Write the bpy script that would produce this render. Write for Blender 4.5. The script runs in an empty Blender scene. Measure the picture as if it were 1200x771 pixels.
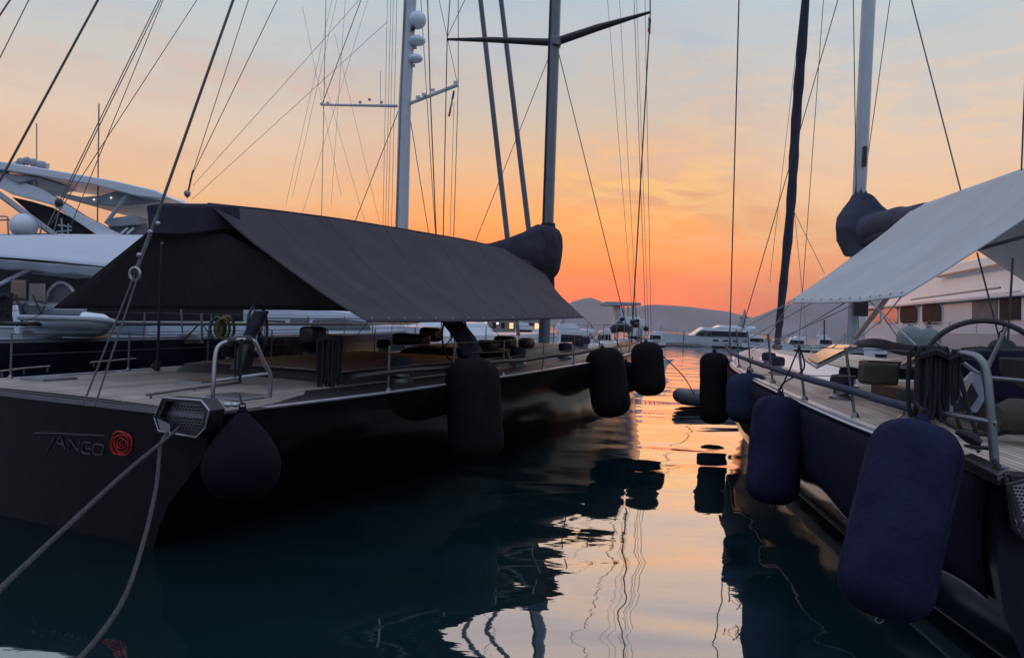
import bpy, math, random
from mathutils import Vector, Matrix
random.seed(7)
R = math.radians
scn = bpy.context.scene
col = scn.collection

# ------------------------------------------------------------------ camera
CAM = Vector((0.0, 0.0, 2.9))
cd = bpy.data.cameras.new("camera"); cam = bpy.data.objects.new("camera", cd); col.objects.link(cam)
cd.sensor_width = 36.0; cd.lens = 27.0; cd.clip_start = 0.05; cd.clip_end = 20000
CROT = Matrix.Rotation(R(90 - 0.35), 3, 'X') @ Matrix.Rotation(R(2.0), 3, 'Z')
cam.matrix_world = Matrix.Translation(CAM) @ CROT.to_4x4()
scn.camera = cam

# ------------------------------------------------------------------ world: dusk sky
SUN_AZ, SUN_EL = 6.0, 2.0
world = bpy.data.worlds.new("World"); scn.world = world; world.use_nodes = True
wt = world.node_tree; wt.nodes.clear()
def wn(t, **k):
    n = wt.nodes.new(t)
    for a, b in k.items(): setattr(n, a, b)
    return n
def wl(a, b): wt.links.new(a, b)
def wmath(op, a, b=None, c=None, clamp=False):
    n = wn('ShaderNodeMath', operation=op); n.use_clamp = clamp
    for i, v in enumerate((a, b, c)):
        if v is None: continue
        if isinstance(v, (int, float)): n.inputs[i].default_value = v
        else: wl(v, n.inputs[i])
    return n.outputs[0]
def s2l(c):
    return tuple(((v/255.0)/12.92 if v/255.0 <= 0.04045 else ((v/255.0+0.055)/1.055)**2.4) for v in c) + (1.0,)
def wramp(fac, stops):
    n = wn('ShaderNodeValToRGB'); cr = n.color_ramp
    while len(cr.elements) < len(stops): cr.elements.new(0.5)
    for e, (p, c) in zip(cr.elements, stops):
        e.position = p; e.color = s2l(c)
    wl(fac, n.inputs[0]); return n.outputs[0]
def wmix(f, a, b, blend='MIX'):
    n = wn('ShaderNodeMix', data_type='RGBA', blend_type=blend); n.clamp_result = False
    if isinstance(f, (int, float)): n.inputs[0].default_value = f
    else: wl(f, n.inputs[0])
    for i, v in ((6, a), (7, b)):
        if isinstance(v, tuple): n.inputs[i].default_value = v
        else: wl(v, n.inputs[i])
    return n.outputs[2]
tc = wn('ShaderNodeTexCoord')
nv = wn('ShaderNodeVectorMath', operation='NORMALIZE'); wl(tc.outputs['Generated'], nv.inputs[0])
sp = wn('ShaderNodeSeparateXYZ'); wl(nv.outputs[0], sp.inputs[0])
el = wmath('ARCSINE', sp.outputs[2])                       # radians
az = wmath('ARCTAN2', sp.outputs[0], sp.outputs[1])        # 0 = +Y, + = right
elf = wmath('DIVIDE', wmath('ABSOLUTE', el), R(50), clamp=True)     # 0..1 over 50 degrees
# colour by height: towards the sunset, and away from it (stops: degrees / 50)
d = lambda a: a / 50.0
warm = wramp(elf, [(d(0), (226,72,30)), (d(1.2), (240,82,18)), (d(2.6), (244,94,14)), (d(5), (252,132,38)), (d(8), (254,172,98)),
                   (d(11.5), (236,192,156)), (d(16), (204,196,187)), (d(23), (183,197,209)), (d(50), (190,200,228))])
side = wramp(elf, [(d(0), (186,100,76)), (d(2), (196,112,78)), (d(5), (228,160,116)), (d(8), (242,196,154)), (d(12), (232,204,182)),
                   (d(17), (205,203,200)), (d(23), (187,204,214)), (d(50), (194,204,232))])
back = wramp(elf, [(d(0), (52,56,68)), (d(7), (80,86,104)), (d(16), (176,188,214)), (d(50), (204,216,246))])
azs = wmath('ABSOLUTE', wmath('SUBTRACT', az, R(2.5)))
w1 = wn('ShaderNodeMapRange', interpolation_type='SMOOTHERSTEP'); wl(azs, w1.inputs[0])
w1.inputs[1].default_value = R(3); w1.inputs[2].default_value = R(25); w1.inputs[3].default_value = 1; w1.inputs[4].default_value = 0
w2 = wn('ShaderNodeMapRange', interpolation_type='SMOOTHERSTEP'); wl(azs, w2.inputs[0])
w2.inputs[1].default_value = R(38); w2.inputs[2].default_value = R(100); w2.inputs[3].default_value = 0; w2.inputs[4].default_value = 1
base = wmix(w1.outputs[0], side, warm)
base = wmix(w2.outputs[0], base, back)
# clouds live in (azimuth, height) and are stretched along the horizon
cv = wn('ShaderNodeCombineXYZ'); wl(wmath('MULTIPLY', az, 4.0), cv.inputs[0]); wl(wmath('MULTIPLY', el, 17.0), cv.inputs[1])
def cloud(scale, det, rough, off, lo, hi):
    m = wn('ShaderNodeMapping'); wl(cv.outputs[0], m.inputs[0]); m.inputs['Location'].default_value = off
    n = wn('ShaderNodeTexNoise'); wl(m.outputs[0], n.inputs['Vector']); n.inputs['Scale'].default_value = scale
    n.inputs['Detail'].default_value = det; n.inputs['Roughness'].default_value = rough; n.inputs['Distortion'].default_value = 0.6
    r = wn('ShaderNodeMapRange', interpolation_type='SMOOTHSTEP'); wl(n.outputs[0], r.inputs[0])
    r.inputs[1].default_value = lo; r.inputs[2].default_value = hi
    return r.outputs[0]
def bump_at(a0, aw, e0, ew):
    a = wmath('DIVIDE', wmath('SUBTRACT', az, R(a0)), R(aw)); e = wmath('DIVIDE', wmath('SUBTRACT', el, R(e0)), R(ew))
    q = wmath('ADD', wmath('MULTIPLY', a, a), wmath('MULTIPLY', e, e))
    return wmath('EXPONENT', wmath('MULTIPLY', q, -1.0))
fine = cloud(2.4, 8, 0.66, (3.1, 1.7, 0), 0.45, 0.58)
broad = cloud(0.9, 4, 0.5, (7.3, 4.2, 0), 0.40, 0.66)
veil = cloud(1.1, 5, 0.55, (1.3, 9.2, 0), 0.42, 0.68)
streak = cloud(1.7, 6, 0.6, (9.3, 2.2, 0), 0.44, 0.60)
glow2 = wmath('MULTIPLY', bump_at(0, 17, 6.0, 2.8), streak)
base = wmix(wmath('MULTIPLY', glow2, 0.75, clamp=True), base, s2l((252,158,66)))
dim = wmath('MULTIPLY', bump_at(14, 11, 8.6, 2.2), broad)
base = wmix(wmath('MULTIPLY', dim, 0.75, clamp=True), base, s2l((212,160,126)))
glow1 = wmath('MULTIPLY', bump_at(8.5, 7.5, 10.6, 2.6), fine)
base = wmix(wmath('MULTIPLY', glow1, 1.0, clamp=True), base, s2l((250,196,118)))
core = bump_at(3.0, 7, 4.2, 1.7)
base = wmix(wmath('MULTIPLY', core, 0.6, clamp=True), base, s2l((250,118,22)))
base = wmix(wmath('MULTIPLY', wmath('MULTIPLY', veil, bump_at(-8, 40, 14, 6)), 0.55, clamp=True), base, s2l((222,180,160)))
base = wmix(wmath('MULTIPLY', wmath('MULTIPLY', streak, bump_at(0, 70, 21, 5)), 0.45, clamp=True), base, s2l((176,190,208)))
base = wmix(wmath('MULTIPLY', wmath('MULTIPLY', fine, bump_at(27, 18, 12, 7)), 0.45, clamp=True), base, s2l((246,206,166)))
base = wmix(wmath('MULTIPLY', bump_at(0, 60, 0, 11.5), 1.0, clamp=True), base, (1.10, .965, .72, 1), 'MULTIPLY')
lift = wn('ShaderNodeVectorMath', operation='SCALE'); wl(base, lift.inputs[0])
wl(wmath('ADD', 1.0, wmath('MULTIPLY', bump_at(4.0, 17, 2.4, 4.6), 0.35)), lift.inputs['Scale'])
base = lift.outputs[0]
sky = wn('ShaderNodeTexSky', sky_type='NISHITA'); sky.sun_disc = False
sky.sun_elevation = R(SUN_EL); sky.sun_rotation = R(SUN_AZ)
skyc = wmix(1.0, sky.outputs[0], (0.08, 0.08, 0.08, 1), 'MULTIPLY')
base = wmix(0.06, base, skyc)
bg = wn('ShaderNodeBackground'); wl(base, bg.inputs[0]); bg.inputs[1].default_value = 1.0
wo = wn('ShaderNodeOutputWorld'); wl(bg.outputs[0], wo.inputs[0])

# the sun has just gone behind the hills: only a soft glow comes from it
sd = bpy.data.lights.new("sun", 'SUN'); sd.energy = 0.25; sd.angle = R(50); sd.color = (1.0, 0.50, 0.26)
sun = bpy.data.objects.new("sun", sd); col.objects.link(sun)
_sdir = Vector((math.sin(R(SUN_AZ))*math.cos(R(SUN_EL+1.5)), math.cos(R(SUN_AZ))*math.cos(R(SUN_EL+1.5)), math.sin(R(SUN_EL+1.5))))
sun.rotation_euler = _sdir.to_track_quat('Z', 'Y').to_euler()

vs = scn.view_settings
vs.view_transform = 'Standard'; vs.look = 'None'; vs.exposure = 0.12; vs.gamma = 1.0
vs.use_curve_mapping = False
scn.render.engine = 'CYCLES'
cy = scn.cycles
cy.max_bounces = 8; cy.diffuse_bounces = 3; cy.glossy_bounces = 4; cy.transmission_bounces = 4; cy.volume_bounces = 1
cy.use_denoising = True; cy.caustics_reflective = False; cy.caustics_refractive = False; cy.sample_clamp_indirect = 6

# ------------------------------------------------------------------ picture pixel -> real point (photo is 1200 x 771)
def ray(px, py):
    v = Vector(((px-600)/900.0, -(py-385.5)/900.0, -1.0)); return CROT @ v
def P(px, py, Y):
    r = ray(px, py); return CAM + r * (Y / r.y)
def PZ(px, py, z):
    r = ray(px, py); return CAM + r * ((z - CAM.z) / r.z)
class Frame:
    def __init__(s, ox, oy, deg):
        s.o = Vector((ox, oy, 0)); s.th = R(deg)
        s.a = Vector((math.sin(s.th), math.cos(s.th), 0)); s.s = Vector((math.cos(s.th), -math.sin(s.th), 0))
    def __call__(s, t, x, z): return s.o + s.a*t + s.s*x + Vector((0, 0, z))
    def local(s, p): q = p - s.o; return (q.dot(s.a), q.dot(s.s), p.z)
def PS(px, py, fr, off):
    r = ray(px, py); n = fr.s; k = ((fr.o + n*off) - CAM).dot(n) / r.dot(n); return CAM + r*k
def PT(px, py, fr, t):
    r = ray(px, py); n = fr.a; k = ((fr.o + n*t) - CAM).dot(n) / r.dot(n); return CAM + r*k

# ------------------------------------------------------------------ materials
MATS = {}
def mat(name, c, rough=0.6, metal=0.0, vary=0.15, vscale=3.0, bump=0.0, bscale=40.0, spec=0.5, coat=0.0, emit=None, estr=0, transl=0.0, fn=None):
    if name in MATS: return MATS[name]
    m = bpy.data.materials.new(name); m.use_nodes = True; nt = m.node_tree
    b = nt.nodes['Principled BSDF']
    tcn = nt.nodes.new('ShaderNodeTexCoord')
    n = nt.nodes.new('ShaderNodeTexNoise'); n.inputs['Scale'].default_value = vscale; n.inputs['Detail'].default_value = 6
    nt.links.new(tcn.outputs['Object'], n.inputs['Vector'])
    mx = nt.nodes.new('ShaderNodeMix'); mx.data_type = 'RGBA'
    mx.inputs[6].default_value = tuple(v*(1-vary) for v in c) + (1,)
    mx.inputs[7].default_value = tuple(min(1, v*(1+vary)) for v in c) + (1,)
    mr = nt.nodes.new('ShaderNodeMapRange'); mr.inputs[1].default_value = .3; mr.inputs[2].default_value = .7
    nt.links.new(n.outputs[0], mr.inputs[0]); nt.links.new(mr.outputs[0], mx.inputs[0])
    out = mx.outputs[2]
    if fn: out = fn(nt, tcn, out, b)
    nt.links.new(out, b.inputs['Base Color'])
    b.inputs['Roughness'].default_value = rough; b.inputs['Metallic'].default_value = metal
    b.inputs['Specular IOR Level'].default_value = spec
    b.inputs['Coat Weight'].default_value = coat; b.inputs['Coat Roughness'].default_value = 0.05
    if emit: b.inputs['Emission Color'].default_value = emit + (1,); b.inputs['Emission Strength'].default_value = estr
    if bump > 0:
        n2 = nt.nodes.new('ShaderNodeTexNoise'); n2.inputs['Scale'].default_value = bscale; n2.inputs['Detail'].default_value = 4
        nt.links.new(tcn.outputs['Object'], n2.inputs['Vector'])
        bp = nt.nodes.new('ShaderNodeBump'); bp.inputs['Strength'].default_value = bump; bp.inputs['Distance'].default_value = 0.02
        nt.links.new(n2.outputs[0], bp.inputs['Height']); nt.links.new(bp.outputs[0], b.inputs['Normal'])
    if transl > 0:
        tr = nt.nodes.new('ShaderNodeBsdfTranslucent'); nt.links.new(out, tr.inputs[0])
        ms = nt.nodes.new('ShaderNodeMixShader'); ms.inputs[0].default_value = transl
        nt.links.new(b.outputs[0], ms.inputs[1]); nt.links.new(tr.outputs[0], ms.inputs[2])
        nt.links.new(ms.outputs[0], nt.nodes['Material Output'].inputs[0])
    MATS[name] = m; return m

def planks(pitch, dark=(0.02, 0.018, 0.016), wide=0.09):
    def f(nt, tcn, src, b):
        s = nt.nodes.new('ShaderNodeSeparateXYZ'); nt.links.new(tcn.outputs['Object'], s.inputs[0])
        def m(op, a, c=None):
            q = nt.nodes.new('ShaderNodeMath'); q.operation = op
            if hasattr(a, 'links'): nt.links.new(a, q.inputs[0])
            else: q.inputs[0].default_value = a
            if c is not None: q.inputs[1].default_value = c
            return q.outputs[0]
        x = m('DIVIDE', s.outputs[0], pitch); fr = m('FRACT', x); seam = m('LESS_THAN', fr, wide)
        fl = m('FLOOR', x)
        wnz = nt.nodes.new('ShaderNodeTexWhiteNoise'); wnz.noise_dimensions = '1D'; nt.links.new(fl, wnz.inputs['W'])
        h = nt.nodes.new('ShaderNodeHueSaturation'); nt.links.new(src, h.inputs['Color'])
        v = nt.nodes.new('ShaderNodeMapRange'); v.inputs[3].default_value = .8; v.inputs[4].default_value = 1.2
        nt.links.new(wnz.outputs[0], v.inputs[0]); nt.links.new(v.outputs[0], h.inputs['Value'])
        mx = nt.nodes.new('ShaderNodeMix'); mx.data_type = 'RGBA'; nt.links.new(seam, mx.inputs[0])
        nt.links.new(h.outputs[0], mx.inputs[6]); mx.inputs[7].default_value = dark + (1,)
        return mx.outputs[2]
    return f
def seams(n, k=0.78, w=0.02):
    """sewn cloth panels: a darker doubled seam at every panel edge, in the cloth's own uv"""
    def f(nt, tcn, src, b):
        s = nt.nodes.new('ShaderNodeSeparateXYZ'); nt.links.new(tcn.outputs['UV'], s.inputs[0])
        a = nt.nodes.new('ShaderNodeMath'); a.operation = 'MULTIPLY'; nt.links.new(s.outputs[0], a.inputs[0]); a.inputs[1].default_value = n
        fr = nt.nodes.new('ShaderNodeMath'); fr.operation = 'FRACT'; nt.links.new(a.outputs[0], fr.inputs[0])
        lt = nt.nodes.new('ShaderNodeMath'); lt.operation = 'LESS_THAN'; nt.links.new(fr.outputs[0], lt.inputs[0]); lt.inputs[1].default_value = w*n/2
        mx = nt.nodes.new('ShaderNodeMix'); mx.data_type = 'RGBA'; mx.blend_type = 'MULTIPLY'
        nt.links.new(lt.outputs[0], mx.inputs[0]); nt.links.new(src, mx.inputs[6]); mx.inputs[7].default_value = (k, k, k, 1)
        return mx.outputs[2]
    return f

M_hull = mat('black_gloss_paint', (0.009, 0.0085, 0.010), 0.16, vary=.3, coat=0.0, spec=0.07, bump=0.012, bscale=2.0)
M_hull2 = mat('navy_gloss_paint', (0.010, 0.012, 0.022), 0.15, vary=.3, coat=0.0, spec=.3, bump=0.02, bscale=1.5)
M_teak = mat('weathered_teak', (0.34, 0.30, 0.265), 0.7, vary=.2, vscale=2.0, fn=planks(0.07))
M_teak2 = mat('brown_teak', (0.24, 0.19, 0.155), 0.65, vary=.2, vscale=2.0, fn=planks(0.07))
M_teakr = mat('pale_teak', (0.52, 0.43, 0.36), 0.6, vary=.15, vscale=2.0, fn=planks(0.075, wide=0.12))
M_blackdeck = mat('black_deck_paint', (0.025, 0.024, 0.027), 0.5, vary=.3)
M_steel = mat('stainless_steel', (0.36, 0.37, 0.39), 0.34, metal=1.0, vary=.1)
M_dsteel = mat('dull_steel', (0.22, 0.23, 0.25), 0.4, metal=0.8, vary=.15)
M_alloy = mat('polished_cap_rail', (0.55, 0.57, 0.62), 0.35, metal=0.3, vary=.12)
M_carbon = mat('carbon_black', (0.018, 0.018, 0.02), 0.45, vary=.2)
M_mast = mat('carbon_mast_clearcoat', (0.13, 0.15, 0.185), 0.32, vary=.1, coat=.4)
M_wmast = mat('white_mast_paint', (0.50, 0.54, 0.58), 0.3, vary=.05, coat=.3)
M_smast = mat('silver_mast_paint', (0.40, 0.46, 0.50), 0.3, metal=.4, vary=.06)
M_awn = mat('charcoal_awning_cloth', (0.060, 0.060, 0.068), 0.9, vary=.12, vscale=1.2, bump=.25, bscale=9, spec=.15, fn=seams(7, .66, .007))
M_awnl = mat('pale_awning_cloth', (0.64, 0.67, 0.69), 0.8, vary=.06, vscale=1.0, bump=.2, bscale=5, spec=.2, transl=.30, fn=seams(7, .80, .006))
M_awnw = mat('white_awning_cloth', (0.60, 0.66, 0.74), 0.8, vary=.04, vscale=1.0, bump=.1, bscale=5, spec=.2, transl=.15)
M_bag = mat('dark_navy_canvas', (0.040, 0.038, 0.058), 0.9, vary=.2, vscale=2.5, bump=.5, bscale=7, spec=.15)
M_bagl = mat('faded_navy_canvas', (0.070, 0.074, 0.112), 0.9, vary=.15, vscale=2.5, bump=.5, bscale=7, spec=.15)
M_fend = mat('navy_fender_cloth', (0.019, 0.021, 0.054), 0.95, vary=.3, vscale=3, bump=.5, bscale=22, spec=.1)
M_fendk = mat('black_fender_cloth', (0.011, 0.010, 0.012), 0.95, vary=.2, vscale=4, bump=.35, bscale=60, spec=.1)
M_fendd = mat('dusky_fender_cloth', (0.008, 0.008, 0.014), 0.95, vary=.12, vscale=4, bump=.35, bscale=60, spec=.1)
M_fendb = mat('blue_fender_cloth', (0.028, 0.034, 0.075), 0.95, vary=.12, vscale=4, bump=.35, bscale=60, spec=.1)
M_skirt = mat('navy_hull_skirt_cloth', (0.014, 0.014, 0.034), 0.95, vary=.15, vscale=3, bump=.3, bscale=20, spec=.1)
M_rope = mat('dark_rope', (0.020, 0.020, 0.025), 0.9, vary=.3, vscale=30, bump=.5, bscale=120)
M_mrope = mat('grey_mooring_rope', (0.060, 0.060, 0.064), 0.9, vary=.55, vscale=45, bump=1.0, bscale=70)
M_wire = mat('rigging_wire', (0.05, 0.05, 0.055), 0.5, vary=.1)
M_wirel = mat('pale_rigging_wire', (0.20, 0.19, 0.19), 0.5, vary=.1)
M_prope = mat('pale_cord', (0.35, 0.37, 0.40), 0.9, vary=.2)
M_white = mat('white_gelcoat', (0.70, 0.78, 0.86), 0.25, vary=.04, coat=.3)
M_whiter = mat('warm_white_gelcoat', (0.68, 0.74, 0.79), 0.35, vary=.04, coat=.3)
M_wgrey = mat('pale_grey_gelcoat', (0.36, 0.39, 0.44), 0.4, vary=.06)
M_glass = mat('tinted_glass', (0.022, 0.024, 0.028), 0.4, vary=.3, spec=.03)
M_gglass = mat('grey_glass', (0.17, 0.175, 0.18), 0.4, vary=.25, vscale=1.2, spec=.05)
M_hatch = mat('painted_sunset_glass', (0.50, 0.36, 0.30), 0.15, metal=.6, vary=.1)  # orange sunset reflection is painted into the glass colour
M_tan = mat('tan_canvas', (0.23, 0.17, 0.13), 0.9, vary=.12)
M_cream = mat('cream_canvas', (0.36, 0.33, 0.30), 0.9, vary=.1)
M_teal = mat('teal_fender_cover', (0.22, 0.28, 0.30), 0.9, vary=.1)
M_rib = mat('grey_hypalon', (0.10, 0.10, 0.115), 0.6, vary=.1)
M_red = mat('red_vinyl', (0.50, 0.018, 0.018), 0.4, vary=.1)
M_letter = mat('grey_vinyl_lettering', (0.10, 0.10, 0.115), 0.4, vary=.05)
M_olive = mat('olive_fabric', (0.06, 0.052, 0.042), 0.9, vary=.2)
M_yellow = mat('yellow_hose', (0.15, 0.12, 0.04), 0.6, vary=.2)
M_bluedeck = mat('blue_grey_deck', (0.22, 0.28, 0.36), 0.5, vary=.1)
M_lamp = mat('warm_lamp', (0.8, 0.6, 0.3), 0.5, emit=(1.0, 0.62, 0.28), estr=1.1)
M_lampw = mat('white_lamp', (0.8, 0.8, 0.8), 0.5, emit=(1.0, 0.93, 0.85), estr=1.1)
M_neon = mat('amber_sign_light', (0.8, 0.4, 0.1), 0.5, emit=(1.0, 0.42, 0.08), estr=1.6)
M_label = mat('white_label', (0.6, 0.6, 0.6), 0.6)
M_black = mat('matt_black', (0.01, 0.01, 0.01), 0.8)
M_conc = mat('concrete', (0.28, 0.27, 0.25), 0.9, vary=.2, bump=.3)
M_hill = mat('haze_tinted_hillside', (0.135, 0.145, 0.175), 0.95, vary=.35, vscale=0.004)  # pale blue of the distance haze is partly put into the base colour
M_land = mat('shore_buildings_plaster', (0.35, 0.33, 0.31), 0.9, vary=.2, vscale=.05)
M_flag = mat('flag_cloth', (0.05, 0.06, 0.16), 0.9)
M_flagw = mat('flag_white', (0.5, 0.5, 0.5), 0.9)

# ------------------------------------------------------------------ mesh collector
class MB:
    def __init__(s): s.v = []; s.f = []; s.uv = {}
    def quad(s, *p): n = len(s.v); s.v += [Vector(q) for q in p]; s.f.append(tuple(range(n, n+len(p)))); return s
    def hexa(s, b, t):
        n = len(s.v); k = len(b); s.v += [Vector(q) for q in b] + [Vector(q) for q in t]
        s.f.append(tuple(n+i for i in reversed(range(k)))); s.f.append(tuple(n+k+i for i in range(k)))
        for i in range(k): j = (i+1) % k; s.f.append((n+i, n+j, n+k+j, n+k+i))
        return s
    def box(s, c, sz, fr=None, tilt=None):
        """c world centre; sz = (across, along, up)"""
        c = Vector(c); X = fr.s if fr else Vector((1,0,0)); Y = fr.a if fr else Vector((0,1,0)); Z = Vector((0,0,1))
        if tilt is not None: X, Y, Z = tilt @ X, tilt @ Y, tilt @ Z
        X, Y, Z = X*sz[0]/2, Y*sz[1]/2, Z*sz[2]/2
        b = [c-X-Y-Z, c+X-Y-Z, c+X+Y-Z, c-X+Y-Z]; t = [q+2*Z for q in b]
        return s.hexa(b, t)
    def prism(s, pts, off):
        off = Vector(off); a = [Vector(p) for p in pts]; return s.hexa(a, [p+off for p in a])
    def tube(s, pts, r, n=7, closed=False, cap=True, flat=1.0):
        pts = [Vector(p) for p in pts]; m = len(pts); base = len(s.v)
        rs = r if isinstance(r, (list, tuple)) else [r]*m
        up = None
        for i, p in enumerate(pts):
            if closed: t = pts[(i+1) % m] - pts[i-1]
            else: t = pts[min(i+1, m-1)] - pts[max(i-1, 0)]
            t.normalize()
            if up is None: up = t.orthogonal().normalized()
            up = (up - t*up.dot(t)); up = up.normalized() if up.length > 1e-6 else t.orthogonal().normalized()
            w = t.cross(up)
            for k in range(n):
                a = 2*math.pi*k/n; s.v.append(p + (up*math.cos(a) + w*math.sin(a)*flat)*rs[i])
        for i in range(m if closed else m-1):
            for k in range(n):
                a = base+i*n+k; b = base+i*n+(k+1) % n; j = (i+1) % m
                s.f.append((a, b, base+j*n+(k+1) % n, base+j*n+k))
        if cap and not closed:
            s.f.append(tuple(base+k for k in reversed(range(n)))); s.f.append(tuple(base+(m-1)*n+k for k in range(n)))
        return s
    def lathe(s, prof, c, axis=(0,0,1), n=20, squash=None):
        c = Vector(c); ax = Vector(axis).normalized(); u = ax.orthogonal().normalized(); w = ax.cross(u); base = len(s.v)
        for r, h in prof:
            for k in range(n):
                a = 2*math.pi*k/n; q = (u*math.cos(a) + w*math.sin(a))*r
                if squash is not None: q = q - squash*(q.dot(squash))*0.35
                s.v.append(c + ax*h + q)
        m = len(prof)
        for i in range(m-1):
            for k in range(n):
                s.f.append((base+i*n+k, base+i*n+(k+1) % n, base+(i+1)*n+(k+1) % n, base+(i+1)*n+k))
        s.f.append(tuple(base+k for k in reversed(range(n)))); s.f.append(tuple(base+(m-1)*n+k for k in range(n)))
        return s
    def ball(s, c, r, n=14, zs=1.0):
        return s.lathe([(max(1e-3, r*math.sin(math.pi*i/10)), -r*zs*math.cos(math.pi*i/10)) for i in range(11)], c, n=n)
    def patch(s, fn, nu, nv):
        base = len(s.v)
        for i in range(nu+1):
            for j in range(nv+1):
                s.v.append(Vector(fn(i/nu, j/nv))); s.uv[len(s.v)-1] = (i/nu, j/nv)
        for i in range(nu):
            for j in range(nv):
                a = base+i*(nv+1)+j; s.f.append((a, a+nv+1, a+nv+2, a+1))
        return s
    def wires(s, segs, r, n=5):
        for a, b in segs: s.tube([a, b], r, n)
        return s
ROOTW = {}
def _mesh(name, mb, m, inv, solid=0, bevel=0, sharp=38, remesh=0, smooth_it=4):
    me = bpy.data.meshes.new(name)
    me.from_pydata([inv @ v for v in mb.v], [], mb.f); me.validate(); me.update()
    if mb.uv:
        ul = me.uv_layers.new(name='UVMap')
        for lp in me.loops:
            if lp.vertex_index in mb.uv: ul.data[lp.index].uv = mb.uv[lp.vertex_index]
    me.materials.append(m)
    me.polygons.foreach_set('use_smooth', [True]*len(me.polygons))
    me.set_sharp_from_angle(angle=R(sharp))
    o = bpy.data.objects.new(name, me); col.objects.link(o)
    if solid:
        q = o.modifiers.new('solid', 'SOLIDIFY'); q.thickness = solid; q.offset = 0
    if remesh:
        q = o.modifiers.new('remesh', 'REMESH'); q.mode = 'VOXEL'; q.voxel_size = remesh; q.use_smooth_shade = True
        q = o.modifiers.new('smooth', 'SMOOTH'); q.iterations = smooth_it; q.factor = 0.5
    if bevel:
        q = o.modifiers.new('bevel', 'BEVEL'); q.width = bevel; q.segments = 2; q.limit_method = 'ANGLE'; q.angle_limit = R(35)
    return o
def thing(name, label, cat, loc, rotz=0.0, group=None):
    e = bpy.data.objects.new(name, None); col.objects.link(e); e.empty_display_size = .3
    e.location = loc; e.rotation_euler = (0, 0, rotz); e['label'] = label; e['category'] = cat
    if group: e['group'] = group
    ROOTW[e.name] = (Matrix.Translation(Vector(loc)) @ Matrix.Rotation(rotz, 4, 'Z')).inverted()
    return e
def part(name, mb, m, parent, label=None, **k):
    inv = ROOTW[parent.name]
    o = _mesh(name, mb, m, inv, **k); o.parent = parent; ROOTW[o.name] = inv
    if label: o['label'] = label
    return o
def single(name, mb, m, label, cat, group=None, kind=None, **k):
    lo = Vector((sum(v.x for v in mb.v)/len(mb.v), sum(v.y for v in mb.v)/len(mb.v), min(v.z for v in mb.v)))
    o = _mesh(name, mb, m, Matrix.Translation(-lo), **k); o.location = lo
    if kind: o['kind'] = kind; return o
    o['label'] = label; o['category'] = cat
    if group: o['group'] = group
    return o
def lerp(a, b, t): return a + (b-a)*t
def curve(pts, n=10):
    """smooth Catmull-Rom path"""
    pts = [Vector(p) for p in pts]; q = [pts[0]] + pts + [pts[-1]]; out = []
    for i in range(1, len(q)-2):
        for k in range(n):
            t = k/n; a, b, c, dd = q[i-1], q[i], q[i+1], q[i+2]
            out.append(0.5*((2*b) + (-a+c)*t + (2*a-5*b+4*c-dd)*t*t + (-a+3*b-3*c+dd)*t*t*t))
    out.append(pts[-1]); return out
def table(tab):
    def f(t):
        if t <= tab[0][0]: return tab[0][1]
        for (a, va), (b, vb) in zip(tab, tab[1:]):
            if t <= b:
                u = (t-a)/(b-a); return lerp(va, vb, u)
        return tab[-1][1]
    return f
def smoothtable(tab, n=60):
    f = table(tab); a, b = tab[0][0], tab[-1][0]; w = (b-a)*0.04
    return lambda t: (f(max(a, t-w)) + 2*f(t) + f(min(b, t+w)))/4 if a+w < t < b-w*0.2 else f(t)

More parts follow.
